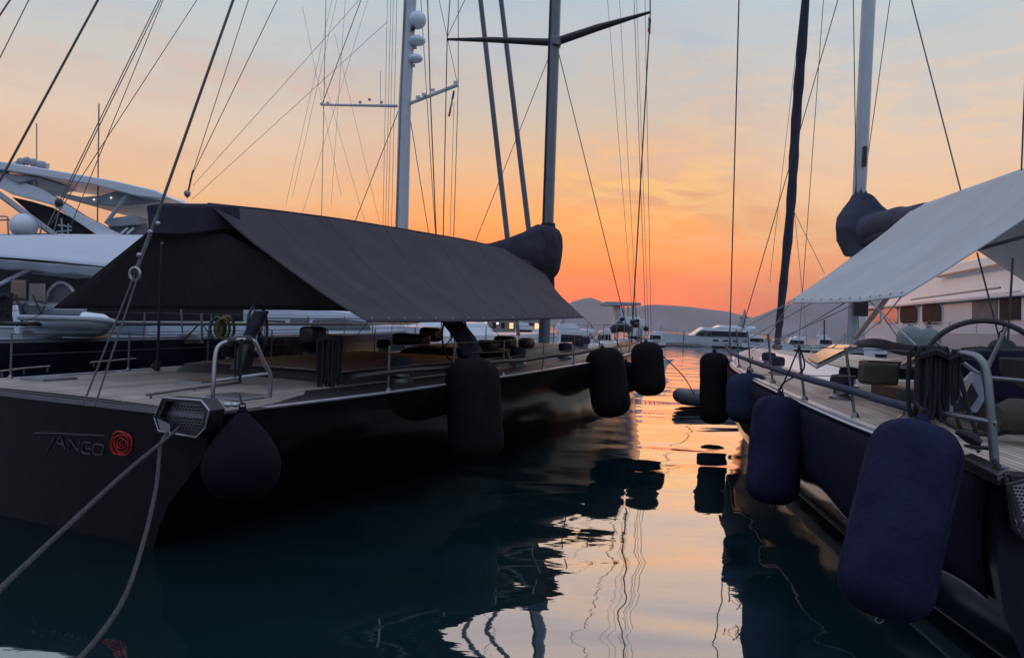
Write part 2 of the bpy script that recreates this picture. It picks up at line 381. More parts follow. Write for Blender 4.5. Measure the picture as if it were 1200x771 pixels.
# ------------------------------------------------------------------ water
def water_mat():
    m = bpy.data.materials.new('harbour_water'); m.use_nodes = True; nt = m.node_tree; N = nt.nodes; L = nt.links
    for n in list(N): N.remove(n)
    tcn = N.new('ShaderNodeTexCoord')
    def noise(scl, rot, s, det, dist=0.3):
        mp = N.new('ShaderNodeMapping'); L.new(tcn.outputs['Object'], mp.inputs[0]); mp.inputs['Scale'].default_value = scl; mp.inputs['Rotation'].default_value = (0,0,R(rot))
        n = N.new('ShaderNodeTexNoise'); L.new(mp.outputs[0], n.inputs['Vector']); n.inputs['Scale'].default_value = s; n.inputs['Detail'].default_value = det
        n.inputs['Distortion'].default_value = dist; n.inputs['Roughness'].default_value = .45
        return n.outputs[0]
    a = noise((.5, 1.0, 1), 6, 0.52, 0.6, .7)
    b = noise((.45, 1.1, 1), -8, 2.3, 1.5, .2)
    c = noise((.4, 1.2, 1), 3, 7.0, 2.0, .1)
    def mul(x, k):
        q = N.new('ShaderNodeMath'); q.operation = 'MULTIPLY'; L.new(x, q.inputs[0]); q.inputs[1].default_value = k; return q.outputs[0]
    def add(x, y):
        q = N.new('ShaderNodeMath'); q.operation = 'ADD'; L.new(x, q.inputs[0]); L.new(y, q.inputs[1]); return q.outputs[0]
    h = add(add(mul(a, WAVE[0]), mul(b, WAVE[1])), mul(c, WAVE[2]))
    bp = N.new('ShaderNodeBump'); bp.inputs['Strength'].default_value = 1.0; bp.inputs['Distance'].default_value = 1.0; L.new(h, bp.inputs['Height'])
    gl = N.new('ShaderNodeBsdfGlossy'); gl.inputs['Roughness'].default_value = 0.015; gl.inputs['Color'].default_value = (.93, .95, .97, 1); L.new(bp.outputs[0], gl.inputs['Normal'])
    df = N.new('ShaderNodeBsdfDiffuse'); df.inputs['Color'].default_value = (0.008, 0.030, 0.036, 1)
    lw = N.new('ShaderNodeLayerWeight'); lw.inputs['Blend'].default_value = 0.5; L.new(bp.outputs[0], lw.inputs['Normal'])
    mr = N.new('ShaderNodeMapRange'); L.new(lw.outputs['Facing'], mr.inputs[0]); mr.inputs[1].default_value = 0.36; mr.inputs[2].default_value = .95
    mr.inputs[3].default_value = .09; mr.inputs[4].default_value = .95
    ms = N.new('ShaderNodeMixShader'); L.new(mr.outputs[0], ms.inputs[0]); L.new(df.outputs[0], ms.inputs[1]); L.new(gl.outputs[0], ms.inputs[2])
    o = N.new('ShaderNodeOutputMaterial'); L.new(ms.outputs[0], o.inputs[0]); return m
WAVE = (0.080, 0.0030, 0.00085)
mb = MB(); S = 3850
mb.quad((-S, -S, 0), (S, -S, 0), (S, S, 0), (-S, S, 0))
single('water', mb, water_mat(), None, None, kind='structure')
# quay the photographer stands on
mb = MB(); mb.box((0, -3.6, 0.1), (60, 9, 2.4)); mb.box((0, 0.9, 1.32), (60, .35, .16))
single('quay', mb, M_conc, None, None, kind='structure', bevel=.03)

# hills across the bay: real ridges a few kilometres away
def ridge(name, prof, Y, depth, seed):
    rnd = random.Random(seed); mb = MB()
    pts = [P(px, py, Y) for px, py in prof]
    xs = [p.x for p in pts]; zs = [p.z for p in pts]; f = table(list(zip(xs, zs)))
    nx = 220; x0, x1 = xs[0], xs[-1]
    jit = [0]*(nx+1)
    for o in range(5):
        k = 6*2**o; r = [rnd.uniform(-1, 1) for _ in range(k+2)]
        for i in range(nx+1):
            u = i/nx*k; a = int(u); jit[i] += lerp(r[a], r[a+1], u-a) * (5.0/2**o)
    base = lambda i, v: 0
    cols = 14
    rr = [[rnd.uniform(.8, 1.2) for _ in range(nx+2)] for _ in range(cols+1)]
    def fn(u, v):
        i = round(u*nx); x = lerp(x0, x1, u); h = f(x) + jit[i]
        q = v*2-1; prof_ = math.cos(q*math.pi/2)**1.1
        j = round(v*cols); k = 1 if abs(q) < .12 else rr[j][i]*.3 + .7
        return (x, Y + q*depth, -6 + (h+6)*prof_*min(k, 1.0))
    mb.patch(fn, nx, cols)
    return single(name, mb, M_hill, None, None, kind='structure', sharp=180)
ridge('hills', [(-700, 352), (-200, 342), (100, 338), (300, 350), (480, 362), (620, 368), (655, 362), (668, 354), (690, 348), (700, 351), (712, 358), (735, 361), (765, 357), (800, 359), (850, 365),
        (876, 371), (905, 379), (960, 388), (1100, 396), (1500, 406)], 3300, 420, 3)
ridge('hill_behind_the_bay', [(840, 392), (870, 382), (890, 372), (920, 359), (960, 348), (1000, 340), (1060, 330), (1200, 322), (1500, 330), (1900, 352)], 2700, 420, 5)

# ------------------------------------------------------------------ generic hull
SEC = [(1.0, 1.0), (1.0, .82), (.985, .62), (.95, .42), (.89, .24), (.80, .10), (.70, 0.0), (.45, -.28), (0.0, -.42)]
STERN = [1.0, .99, .95, .83, .70, .62, .56, .35, 0.0]
def hull_pt(fr, L, bf, zf, t, sx, k, sec=SEC, rake=.0, trans=0.0, stern=False):
    fb, fz = sec[k]
    if stern: u = min(1, t/9.0); u = u*u*(3-2*u); fb = lerp(STERN[k], fb, u)
    zs = zf(t); z = zs*fz
    tt = t - rake*(1-fz)*(t/L)**5 + trans*(1-fz)*(1-t/L)**8
    return fr(tt, sx*bf(t)*fb, z)
def hull_mesh(fr, L, bf, zf, n=44, sec=SEC, rake=0, trans=0, stern=False):
    mb = MB(); K = len(sec); rows = []
    for i in range(n+1):
        t = L*i/n; row = [hull_pt(fr, L, bf, zf, t, -1, k, sec, rake, trans, stern) for k in range(K)] + [hull_pt(fr, L, bf, zf, t, 1, k, sec, rake, trans, stern) for k in reversed(range(K-1))]
        rows.append(row)
    W = len(rows[0]); base = len(mb.v)
    for r_ in rows: mb.v += r_
    for i in range(n):
        for j in range(W-1): mb.f.append((base+i*W+j, base+i*W+j+1, base+(i+1)*W+j+1, base+(i+1)*W+j))
    mb.f.append(tuple(base+j for j in reversed(range(W)))); return mb
def deck_mesh(fr, t0, t1, s0f, s1f, zf, n=40, m=6, th=.03, camber=0.0):
    mb = MB()
    def fn(u, v):
        t = lerp(t0, t1, u); a, b = s0f(t), s1f(t); s_ = lerp(a, b, v)
        return fr(t, s_, zf(t) + camber*(1-(2*v-1)**2))
    mb.patch(fn, n, m); return mb
def strip(fr, t0, t1, bf, zf, side, w, h, n=40, inset=0.0):
    mb = MB(); base = len(mb.v)
    for i in range(n+1):
        t = lerp(t0, t1, i/n); b = bf(t)-inset; z = zf(t)
        mb.v += [fr(t, side*b, z), fr(t, side*(b-w), z), fr(t, side*(b-w), z+h), fr(t, side*b, z+h)]
    for i in range(n):
        for j in range(4): a = base+i*4+j; b_ = base+i*4+(j+1) % 4; mb.f.append((a, b_, b_+4, a+4))
    mb.f.append((base, base+1, base+2, base+3)); e = base+n*4; mb.f.append((e+3, e+2, e+1, e))
    return mb

# ================================================================== 1. BLACK SAILING YACHT (left)
T = Frame(-5.85, 9.75, 25.0)
TL = 27.5
tb = smoothtable([(0, 2.75), (3, 2.95), (8, 3.08), (14, 3.0), (17, 2.72), (20, 2.2), (23, 1.45), (26, .5), (27.5, .03)])
tz = lambda t: 1.75 + .62*(max(t, 0)/TL)**1.25
tango = thing('sailing_yacht', 'large black sailing yacht with teak deck and red rose on its transom', 'sailing yacht', T.o, -T.th)
TSEC = [(1.0, 1.0), (.995, .9), (.97, .74), (.92, .55), (.84, .36), (.74, .18), (.64, 0.0), (.40, -.28), (0.0, -.42)]
part('hull', hull_mesh(T, TL, tb, tz, sec=TSEC, rake=.5, trans=.35, stern=True), M_hull, tango, sharp=50)
part('deck', deck_mesh(T, 0.02, 26.8, lambda t: -tb(t)+.02, lambda t: tb(t)-.02, lambda t: tz(t)+.006, camber=.03), M_blackdeck, tango, label='black painted margin of the deck', solid=.02)
# teak: full width at the stern, then inside a black margin
part('teak_deck', deck_mesh(T, 0.10, 25.5, lambda t: -max(tb(t)-.10-.3*min(1, max(0, t-.8)), .05), lambda t: max(tb(t)-.12-.72*min(1, max(0, (t-.9)/1.6)), .05), lambda t: tz(t)+.022, camber=.04), M_teak, tango, solid=.012)
for sd in (1, -1):
    part('cap_rail', strip(T, .9, 26.9, tb, lambda t: tz(t)+.012, sd, .11, .014, inset=.035), M_alloy, tango)
part('stern_trim', MB().hexa([T(-.02, -2.7, tz(0)-.03), T(-.02, 2.7, tz(0)-.03), T(.1, 2.7, tz(0)-.03), T(.1, -2.7, tz(0)-.03)], [T(-.02, -2.7, tz(0)+.025), T(-.02, 2.7, tz(0)+.025), T(.1, 2.7, tz(0)+.025), T(.1, -2.7, tz(0)+.025)]), M_dsteel, tango)
# raised cockpit coaming and coachroof
def slab(fr, t0, t1, s0, s1, z0, z1, ins=.12, round_=3):
    a = [fr(t0, s0, z0(t0)), fr(t0, s1, z0(t0)), fr(t1, s1, z0(t1)), fr(t1, s0, z0(t1))]
    b = [fr(t0+ins, s0+ins, z1(t0)), fr(t0+ins, s1-ins, z1(t0)), fr(t1-ins, s1-ins, z1(t1)), fr(t1-ins, s0+ins, z1(t1))]
    return MB().hexa(a, b)
part('cockpit_coaming', slab(T, 3.6, 9.2, -1.9, 1.9, lambda t: tz(t)+.03, lambda t: tz(t)+.20), M_blackdeck, tango, bevel=.03)
part('cockpit_top', slab(T, 3.9, 8.9, -1.6, 1.6, lambda t: tz(t)+.21, lambda t: tz(t)+.235, ins=.02), M_teak2, tango)
part('coachroof', slab(T, 10.2, 15.6, -1.7, 1.7, lambda t: tz(t)+.03, lambda t: tz(t)+.30, ins=.3), M_blackdeck, tango, bevel=.05)
part('coachroof_top', slab(T, 10.7, 15.1, -1.3, 1.3, lambda t: tz(t)+.305, lambda t: tz(t)+.325, ins=.02), M_teak2, tango)
for t_ in (18.0, 20.5, 22.6):
    h_ = part('deck_hatch', slab(T, t_, t_+.7, -.35, .35, lambda t: tz(t)+.06, lambda t: tz(t)+.14, ins=.05), M_alloy, tango, bevel=.01)
    part('hatch_glass', slab(T, t_+.08, t_+.62, -.26, .26, lambda t: tz(t)+.142, lambda t: tz(t)+.155, ins=.01), M_glass, h_)
# winches
def winch(fr, t, s_, z, parent, k=1.0):
    w = part('winch', MB().lathe([(.17*k, 0), (.17*k, .05*k), (.12*k, .09*k), (.11*k, .2*k), (.15*k, .27*k), (.15*k, .31*k), (.05*k, .33*k)], fr(t, s_, z), n=16), M_steel, parent)
    part('winch_cover', MB().lathe([(.155*k, .18*k), (.165*k, .3*k), (.14*k, .36*k), (.02, .38*k)], fr(t, s_, z), n=14), M_bag, w)
for t_, s_ in ((4.8, 2.15), (7.2, 2.2), (9.7, 2.1), (10.3, -2.0), (13.0, 2.0), (15.9, 1.3), (15.9, -1.3), (17.6, .9), (5.2, -2.15), (7.6, -2.2)):
    winch(T, t_, s_, tz(t_)+.03, tango, 1.15)
# low deck handrails at the stern (traced onto the deck height)
def low_rail(pts, parent, z=1.86, r=.017):
    m = MB(); ps = [PZ(x, y, z) for x, y in pts]
    m.tube(ps, r, 8)
    n = max(2, len(ps))
    for k in range(3):
        u = .04 + .92*k/2; i = u*(len(ps)-1); a = int(min(i, len(ps)-2)); q = lerp(ps[a], ps[a+1], i-a)
        m.tube([q, q - Vector((0, 0, z-1.76))], r*.9, 8)
    part('deck_rail', m, M_dsteel, parent)
low_rail([(0, 435), (28, 431.5), (58, 429)], tango)
low_rail([(106, 424.5), (150, 420.5), (232, 415)], tango)
low_rail([(172, 463), (228, 455), (283, 447.5)], tango)
low_rail([(246, 446), (280, 441), (316, 438)], tango)
for x_, y_ in ((160, 441), (184, 443), (125, 455), (142, 436), (198, 434), (66, 446)):
    part('deck_plate', MB().lathe([(.10, 0), (.10, .008)], PZ(x_, y_, 1.805), n=14), M_alloy, tango)
# guard rail hoop at the starboard quarter
Yq = 9.25
hoop = curve([P(248, 486, 9.0), P(250, 452, 9.0), P(252, 420, 9.05), P(257, 405, 9.1), P(272, 399, 9.2), P(292, 398, 9.35), P(300, 403, 9.4), P(309, 424, 9.5), P(317, 441, 9.6), P(316, 466, 9.6)], 6)
gr = part('stern_rail', MB().tube(hoop, .026, 10), M_steel, tango)
part('rail_crossbar', MB().tube([P(251, 446, 9.02), P(317, 437, 9.6)], .018, 8), M_steel, gr)
# covered grip wrapped over the hoop
part('rail_padding', MB().tube(curve([P(266, 401, 9.15), P(280, 398, 9.3), P(296, 399, 9.38)], 5), [.03]+[.055]*9+[.03], 10), M_carbon, gr)
# stanchions and guard wires along the starboard and port sides
def stanchions(fr, bf, zf, side, ts, parent, h=.72, r=.016, m=M_dsteel, wires=(1.0, .55), wm=M_wire, inset=.12):
    for t in ts:
        s_ = part('stanchion', MB().tube([fr(t, side*(bf(t)-inset), zf(t)), fr(t, side*(bf(t)-inset), zf(t)+h)], r, 8), m, parent)
        part('stanchion_foot', MB().lathe([(.05, 0), (.045, .03), (.022, .07)], fr(t, side*(bf(t)-inset), zf(t)+.005), n=10), m, s_)
    for k in wires:
        pts = []
        a, b = ts[0], ts[-1]; n = 30
        for i in range(n+1):
            t = lerp(a, b, i/n); pts.append(fr(t, side*(bf(t)-inset), zf(t)+h*k-.01))
        part('guard_wire', MB().tube(pts, .006, 6), wm, parent)
tsT = [3.4, 5.3, 7.2, 9.2, 11.2, 13.2, 15.2, 17.2, 19.2, 21.4, 23.6, 25.6]
stanchions(T, tb, tz, 1, tsT, tango, h=.72)
stanchions(T, tb, tz, -1, [1.2, 3.4, 5.3, 7.2, 9.2, 11.2, 13.2, 15.2, 17.2, 19.2, 21.4, 23.6, 25.6], tango, h=.72)
pp = [T(t, tb(t)-.13, tz(t)+.30+.015*math.sin(t*2.1)) for t in [2.6+.5*i for i in range(34)]]
part('padded_guard_rope', MB().tube(pp, .048, 9), M_carbon, tango)
bow_r = curve([T(24.6, .75, tz(25)+.72), T(26.4, .42, tz(26)+.75), T(27.2, 0, tz(27)+.78), T(26.4, -.42, tz(26)+.75), T(24.6, -.75, tz(25)+.72)], 6)
br = MB().tube(bow_r, .02, 8)
for t_, s_ in ((24.6, .75), (26.4, .40), (26.4, -.40), (24.6, -.75)): br.tube([T(t_, s_, tz(t_)), T(t_, s_, tz(t_)+.74)], .018, 8)
part('bow_rail', br, M_dsteel, tango)
# big steering wheels, nearly edge on, on leaning pedestals
def wheel(parent, c, r, nrm, thick=.022, spokes=5, m=M_carbon, a0=0, a1=360, mhub=M_dsteel):
    c = Vector(c); nrm = Vector(nrm).normalized(); u = Vector((0, 0, 1)); u = (u - nrm*u.dot(nrm)).normalized(); w = nrm.cross(u)
    n = 48; pts = [c + (u*math.cos(R(lerp(a0, a1, i/n))) + w*math.sin(R(lerp(a0, a1, i/n))))*r for i in range(n if a1-a0 == 360 else n+1)]
    wl_ = part('steering_wheel', MB().tube(pts, thick, 10, closed=(a1-a0 == 360)), m, parent)
    sm = MB()
    for k in range(spokes):
        a = R(360*k/spokes+20); sm.tube([c, c + (u*math.cos(a)+w*math.sin(a))*r], [thick*.9, thick*.55], 8)
    sm.lathe([(.06, -.06), (.07, 0), (.06, .06)], c, nrm, n=14)
    part('wheel_spokes', sm, mhub, wl_)
    return wl_
def pedestal(fr, parent, base, top, w):
    m = MB(); b, t = Vector(base), Vector(top)
    X, Y = fr.s*w/2, fr.a*w/2
    m.hexa([b-X*1.5-Y*1.3, b+X*1.5-Y*1.3, b+X*1.5+Y*1.3, b-X*1.5+Y*1.3], [t-X-Y, t+X-Y, t+X+Y, t-X+Y])
    return part('helm_pedestal', m, M_carbon, parent, bevel=.03)
wheel(tango, P(302, 385, 11.6), .37, T.s*.93+T.a*.36+Vector((0,0,.05)))
pedestal(T, tango, P(282, 402, 11.6)-Vector((0,0,.42)), P(304, 368, 11.7), .17)
wheel(tango, P(532, 392, 15.2), .52, T.s*.55+T.a*.83, thick=.02)
# the slanting covered helm seats
def slant(parent, pts, Y, dY, name='helm_seat_cover', m=M_carbon):
    part(name, MB().prism([P(x, y, Y) for x, y in pts], (T.a*dY)), m, parent, bevel=.02)
slant(tango, [(297, 364), (310, 364), (300, 382), (291, 400), (281, 399)], 11.2, .12, m=M_bag)
slant(tango, [(514, 374), (537, 376), (552, 395), (561, 413), (543, 418), (531, 396)], 14.4, .2, m=M_bag)
# helm instrument pods and lockers
part('instrument_pod', MB().box(P(367, 392, 12.4), (.30, .4, .26), T), M_carbon, tango, bevel=.07)
for px, py, w, h, Y in ((482, 398, .9, .32, 17.0), (505, 392, .5, .4, 18.5), (592, 401, .5, .35, 17.6), (617, 402, .34, .3, 18.4), (572, 404, .5, .25, 17.0)):
    part('deck_locker', MB().box(P(px, py, Y), (w*.85, .5, h*.85), T), M_carbon, tango, bevel=.09)
# pale boarding plate on the gunwale
part('boarding_plate', MB().prism([P(378, 463, 12.0), P(415, 456.5, 12.3), P(407, 449, 12.9), P(372, 452, 12.6)], (0, 0, .02)), M_alloy, tango)
for pts_ in ([(330, 431), (352, 426), (380, 430), (420, 423), (455, 424)], [(222, 428), (250, 432), (262, 438), (300, 436)], [(450, 418), (480, 421), (520, 414), (570, 412)]):
    part('deck_line', MB().tube(curve([PZ(x_, y_, 1.86 if x_ < 440 else 1.98) for x_, y_ in pts_], 6), .014, 6), M_rope, tango)
for t_, s_ in ((1.0, 1.9), (1.0, -1.9), (2.2, 0.0)):
    hb2 = part('deck_hatch', slab(T, t_, t_+.55, s_-.28, s_+.28, lambda t: tz(t)+.05, lambda t: tz(t)+.085, ins=.01), M_dsteel, tango)
# stern fairlead box at the starboard corner
def on_transom(px, py, off=-.03): return PT(px, py, T, off)
outl = [(191.6, 465.5), (236.8, 469), (246, 481), (241.4, 501), (231, 512), (187, 504.6), (182, 489)]
inn = [(195, 470), (232, 473), (240, 482), (236, 499), (229, 507.5), (190.5, 500.5), (186.5, 489)]
fb_ = MB(); oF = [on_transom(x, y, -.10) for x, y in outl]; iF = [on_transom(x, y, -.10) for x, y in inn]
oB = [on_transom(x, y, -.10)+T.a*.22 for x, y in outl]; iB = [q+T.a*.12 for q in iF]
k = len(outl); b0 = len(fb_.v); fb_.v += oF + iF + oB + iB
for i in range(k):
    j = (i+1) % k
    fb_.f += [(b0+i, b0+k+i, b0+k+j, b0+j), (b0+2*k+i, b0+i, b0+j, b0+2*k+j), (b0+k+i, b0+3*k+i, b0+3*k+j, b0+k+j)]
fl = part('fairlead_box', fb_, M_carbon, tango)
part('fairlead_rim', MB().tube([q-T.a*.01 for q in oF], .012, 8, closed=True), M_steel, fl)
part('fairlead_plate', MB().prism([q+T.a*.10 for q in iF], T.a*.01), M_dsteel, fl)
dots = MB()
for r_ in range(8):
    for c_ in range(11):
        x = 198 + c_*3.6 + (r_ % 2)*1.8; y = 476 + r_*3.6 + c_*.32
        if x > 236 or y > 503 + (236-x)*.05: continue
        cpt = on_transom(x, y, -.10)+T.a*.095
        dots.lathe([(.012, 0), (.012, .004)], cpt, -T.a, n=7)
part('drain_holes', dots, M_black, fl)
lip = MB().prism([on_transom(x, y, -.12) for x, y in ((184, 490), (199, 497), (199, 507), (188, 505))], T.a*.03)
part('fairlead_lip', lip, M_steel, fl)
for dx, col_ in ((0, 1), (9, 1)):
    part('fender_cleat', MB().ball(PZ(267+dx, 474, 1.86), .05, zs=.6), M_alloy, tango)
# lettering and rose on the transom, thin vinyl on the hull skin
def transom_t(z):  # hull skin there: trans offset
    fz = z/tz(0); return .35*(1-fz)
def skin(px, py, off=-.012):
    t = .1
    for _ in range(6):
        q = PT(px, py, T, t); t = transom_t(q.z) + off
    return PT(px, py, T, t)
def stroke(mb, pts, wpx=2.2):
    q = [skin(x, y) for x, y in pts]
    mb.tube(q, wpx/2*9.3/900, 5, flat=.25 if False else 1.0)
def Lp(x, y): return (x/3.21, 380+y/3.21)        # coordinates read off an enlarged crop
let = MB()
for pl in ([(170, 490), (205, 428)], [(130, 408), (200, 408), (300, 414), (392, 418)],
           [(205, 460), (228, 420), (245, 470)], [(213, 448), (240, 450)],
           [(257, 472), (262, 432), (295, 478), (300, 438)],
           [(340, 446), (316, 442), (308, 452), (306, 474), (314, 484), (338, 486), (342, 468), (326, 466)],
           [(352, 456), (360, 450), (384, 452), (390, 460), (386, 484), (378, 491), (356, 488), (350, 480), (352, 456)]):
    stroke(let, [Lp(x, y) for x, y in pl], 1.25 if pl[0] == (130, 408) else 1.5)
part('name_lettering', let, M_letter, tango)
rose = MB()
cx, cy_ = Lp(457, 448)
for ri, (rad, a0, a1, w) in enumerate(((2.0, 0, 300, 1.4), (4.8, 30, 250, 1.8), (5.2, 255, 380, 1.8), (8.0, 60, 200, 2.4), (8.3, 210, 330, 2.4), (8.0, -25, 55, 2.4), (11.2, 20, 110, 2.6), (11.4, 118, 215, 2.8), (11.2, 222, 300, 2.8), (11.3, 306, 372, 2.8))):
    pts = []
    for i in range(13):
        a = R(lerp(a0, a1, i/12)); rr = rad*(1+.06*math.sin(a*3+ri))
        pts.append((cx+rr*math.cos(a)*1.06, cy_+rr*math.sin(a)*1.25+rr*math.cos(a)*.06))
    stroke(rose, pts, w*1.05)
part('rose_emblem', rose, M_red, tango)

# mast, spreaders, stays
MT = T(16.7, 0, 0)
mast_top = P(690, -1150, 24.8); mbase = P(637.5, 402, 24.8)
ms_ = part('mast', MB().tube([mbase, P(640, 330, 24.8), P(651, 0, 24.8), mast_top], [.21, .205, .2, .14], 16, flat=.8), M_mast, tango)
part('mast_track', MB().tube([P(634, 330, 24.65), P(645, 0, 24.65)], .03, 6), M_carbon, ms_)
spL = [P(524, 46.5, 25.6), P(575, 47, 25.4), P(645, 50, 24.9)]
spR = [P(656, 48, 24.7), P(700, 33, 23.9), P(761, 15, 22.9)]
part('spreader', MB().tube(spL, [.04, .09, .12], 10), M_carbon, ms_)
part('spreader', MB().tube(spR, [.13, .11, .04], 10), M_carbon, ms_)
part('spreader_bracket', MB().box(P(652, 50, 24.75), (.3, .4, .3)), M_mast, ms_, bevel=.04)
starch = T(16.4, tb(16.4)-.15, tz(16.4)); portch = T(16.4, -tb(16.4)+.15, tz(16.4))
def stay(a, b, r=.012, m=M_wire, parent=None, name='stay'): return part(name, MB().tube([a, b], r, 6), m, parent or tango)
stay(P(762, 16, 22.9), P(740, 402, 22.4), .02, name='shroud')
stay(P(762, 16, 22.9), P(763, -5, 22.9)+Vector((-1.0, .8, 22)), .02, name='shroud')
stay(P(524, 46, 25.6), P(517, 392, 25.9), .018, name='shroud')
stay(P(524, 46, 25.6), P(526, -60, 25.6)+Vector((.6, 0, 12)), .018, name='shroud')
stay(P(524, 44, 25.6), P(600, -115, 24.9), .012)
stay(P(646, 60, 24.8), P(548, 306, 25.5), .012)
stay(P(654, 60, 24.8), P(738, 398, 22.6), .014)
for a, b, r_ in (((712, 0), (743, 392), .007), ((726, 0), (747, 392), .007), ((743, 0), (757, 392), .010), ((746, 0), (760, 392), .007), ((756, 10), (763, 392), .009)):
    q0, q1 = P(a[0], a[1], 24.5), P(b[0], b[1], 24.5); stay(q1, q1+(q0-q1)*2.6, r_, M_wirel, name='halyard')
for q_, r_ in ((P(757, 385, 24.4), .09), (P(741, 377, 22.4), .07), (P(729, 374, 22.8), .07)): part('rigging_block', MB().ball(q_, r_), M_carbon, tango)
# running backstay with block and two tails
ringP = P(158, 321, 10.0)
stay(P(680, -1150, 24.8), P(184, 253, 10.6), .021, name='backstay')
stay(P(184, 253, 10.6), ringP, .028, name='backstay')
bl = part('backstay_block', MB().tube([ringP + Vector((math.cos(a)*.065, 0, math.sin(a)*.08)) for a in [i*math.pi/8 for i in range(16)]], .02, 8, closed=True), M_steel, tango)
for q_ in (P(163, 299, 10.1), P(176, 272, 10.3), P(185, 262, 10.5)): part('block_shackle', MB().ball(q_, .033), M_steel, bl)
stay(ringP, PZ(97, 475, tz(0)+.02), .012, name='backstay_tail'); stay(ringP+Vector((.05, 0, 0)), PZ(111, 476, tz(0)+.02), .012, name='backstay_tail')
# main sheet down to the deck
msb = PZ(184, 437, tz(1.5)+.03)
stay(P(190, 285, 11.4), msb, .024, name='mainsheet')
part('mainsheet_block', MB().box(msb+Vector((0, 0, .13)), (.09, .07, .2)).ball(msb+Vector((-.07, 0, .12)), .05), M_carbon, tango, bevel=.01)
# boom in its cover
bmA, bmB = P(196, 262, 11.7), P(636, 312, 24.6)
part('boom', MB().tube([bmA, bmB], [.10, .14], 12), M_bag, tango)
# sail bag heaped against the mast
bag = MB()
def bagring(px, yt, yb, Y, w):
    a, b = P(px, yt, Y), P(px, yb, Y); c = (a+b)/2; h = (a-b).length/2; return c, h, w
rings = [bagring(552, 286, 300, 22.3, .13), bagring(574, 285, 307, 22.8, .20), bagring(595, 280, 315, 23.3, .29), bagring(616, 271, 325, 23.8, .40), bagring(634, 261, 330, 24.3, .50), bagring(646, 263, 328, 24.8, .40), bagring(652, 276, 320, 25.0, .22)]
n = 18; b0 = 0
for ci, (c, h, w) in enumerate(rings):
    for k_ in range(n):
        a = 2*math.pi*k_/n; wob = 1 + .06*math.sin(3*a+ci)+.04*math.sin(5*a-ci*2)
        bag.v.append(c + Vector((0, 0, 1))*math.cos(a)*h*wob + T.s*math.sin(a)*w*wob)
for i in range(len(rings)-1):
    for k_ in range(n): bag.f.append((i*n+k_, i*n+(k_+1) % n, (i+1)*n+(k_+1) % n, (i+1)*n+k_))
bag.f.append(tuple(reversed(range(n)))); bag.f.append(tuple((len(rings)-1)*n+k_ for k_ in range(n)))
part('sail_cover', bag, M_bag, tango, remesh=.07, smooth_it=2)
part('mast_collar', MB().tube([P(641, 345, 24.8), P(641, 322, 24.8), P(642.5, 262, 24.8)], [.25, .24, .23], 14), M_bag, tango)

for (px_, y0, y1, Y_) in ((626, 265, 329, 24.05),):
    a_, b_ = P(px_, y0, Y_), P(px_, y1, Y_); c_ = (a_+b_)/2; h_ = (a_-b_).length/2
    part('cover_strap', MB().tube([c_ + Vector((0, 0, 1))*math.cos(k*math.pi/12)*h_*1.0 + T.s*math.sin(k*math.pi/12)*(.45) for k in range(24)], .008, 5, closed=True), M_rope, tango)
# awning over the boom: top-level cloth with two slopes
def cloth(fn_a, fn_b, sag, nu=48, nv=16, wr=.012):
    def f(u, v):
        p = lerp(fn_a(u), fn_b(u), v)
        p = p - Vector((0, 0, 1))*sag*math.sin(math.pi*v)*(.6+.4*math.sin(math.pi*u))
        p = p + Vector((0, 0, 1))*wr*((math.sin(u*23+v*4)+.6*math.sin(u*44-v*7)+.35*math.sin(u*90+v*9+3*math.sin(v*5)))*math.sin(math.pi*min(1, v*1.02)) + .2*abs(math.sin(u*math.pi*7))*v**4*(-2))
        return p
    return f
def poly_path(pts):
    pts = [Vector(p) for p in pts]; n = len(pts)-1
    def f(u):
        i = min(int(u*n), n-1); return lerp(pts[i], pts[i+1], u*n-i)
    return f
ridgeT = poly_path([P(244, 239, 11.9), P(322, 247, 13.4), P(400, 257, 15.2), P(480, 270, 17.7), P(545, 281, 20.4), P(590, 291, 22.4), P(640, 322, 24.0)])
edgeS = poly_path([P(431, 377, 11.0), P(500, 377, 12.4), P(570, 376, 14.3), P(630, 374, 16.6), P(684, 372, 19.2)])
ridgeP = ridgeT
edgeP = poly_path([P(62, 361, 12.8), P(150, 361, 14.0), P(250, 362, 16.6), P(345, 363, 20.4), P(436, 365, 26)])
aw = thing('boom_awning', 'long charcoal cloth awning slung tent-like over the boom of the black yacht', 'awning', T(2, 0, tz(2)), -T.th)
def fwd_fill(u):  # the front of the starboard slope reaches back up under the mast
    return ridgeT(u)
part('awning_slope', MB().patch(cloth(ridgeT, edgeS, .20, wr=.022), 90, 24), M_awn, aw, solid=.006)
part('awning_slope', MB().patch(cloth(lambda u: ridgeP(u)-Vector((0, 0, .006)), edgeP, .22, wr=.022), 90, 24), M_awn, aw, solid=.006)
# cap over the boom end: folded cloth
capf = MB()
capf.hexa([P(169, 238, 11.5), P(246, 238.5, 12.0), P(248, 268, 12.0), P(173, 276, 11.5)], [q + T.s*.35+T.a*.3 for q in (P(172, 236, 11.5), P(246, 237, 12.0), P(248, 266, 12.0), P(176, 275, 11.5))])
part('boom_end_cover', capf, M_bag, aw, bevel=.05)
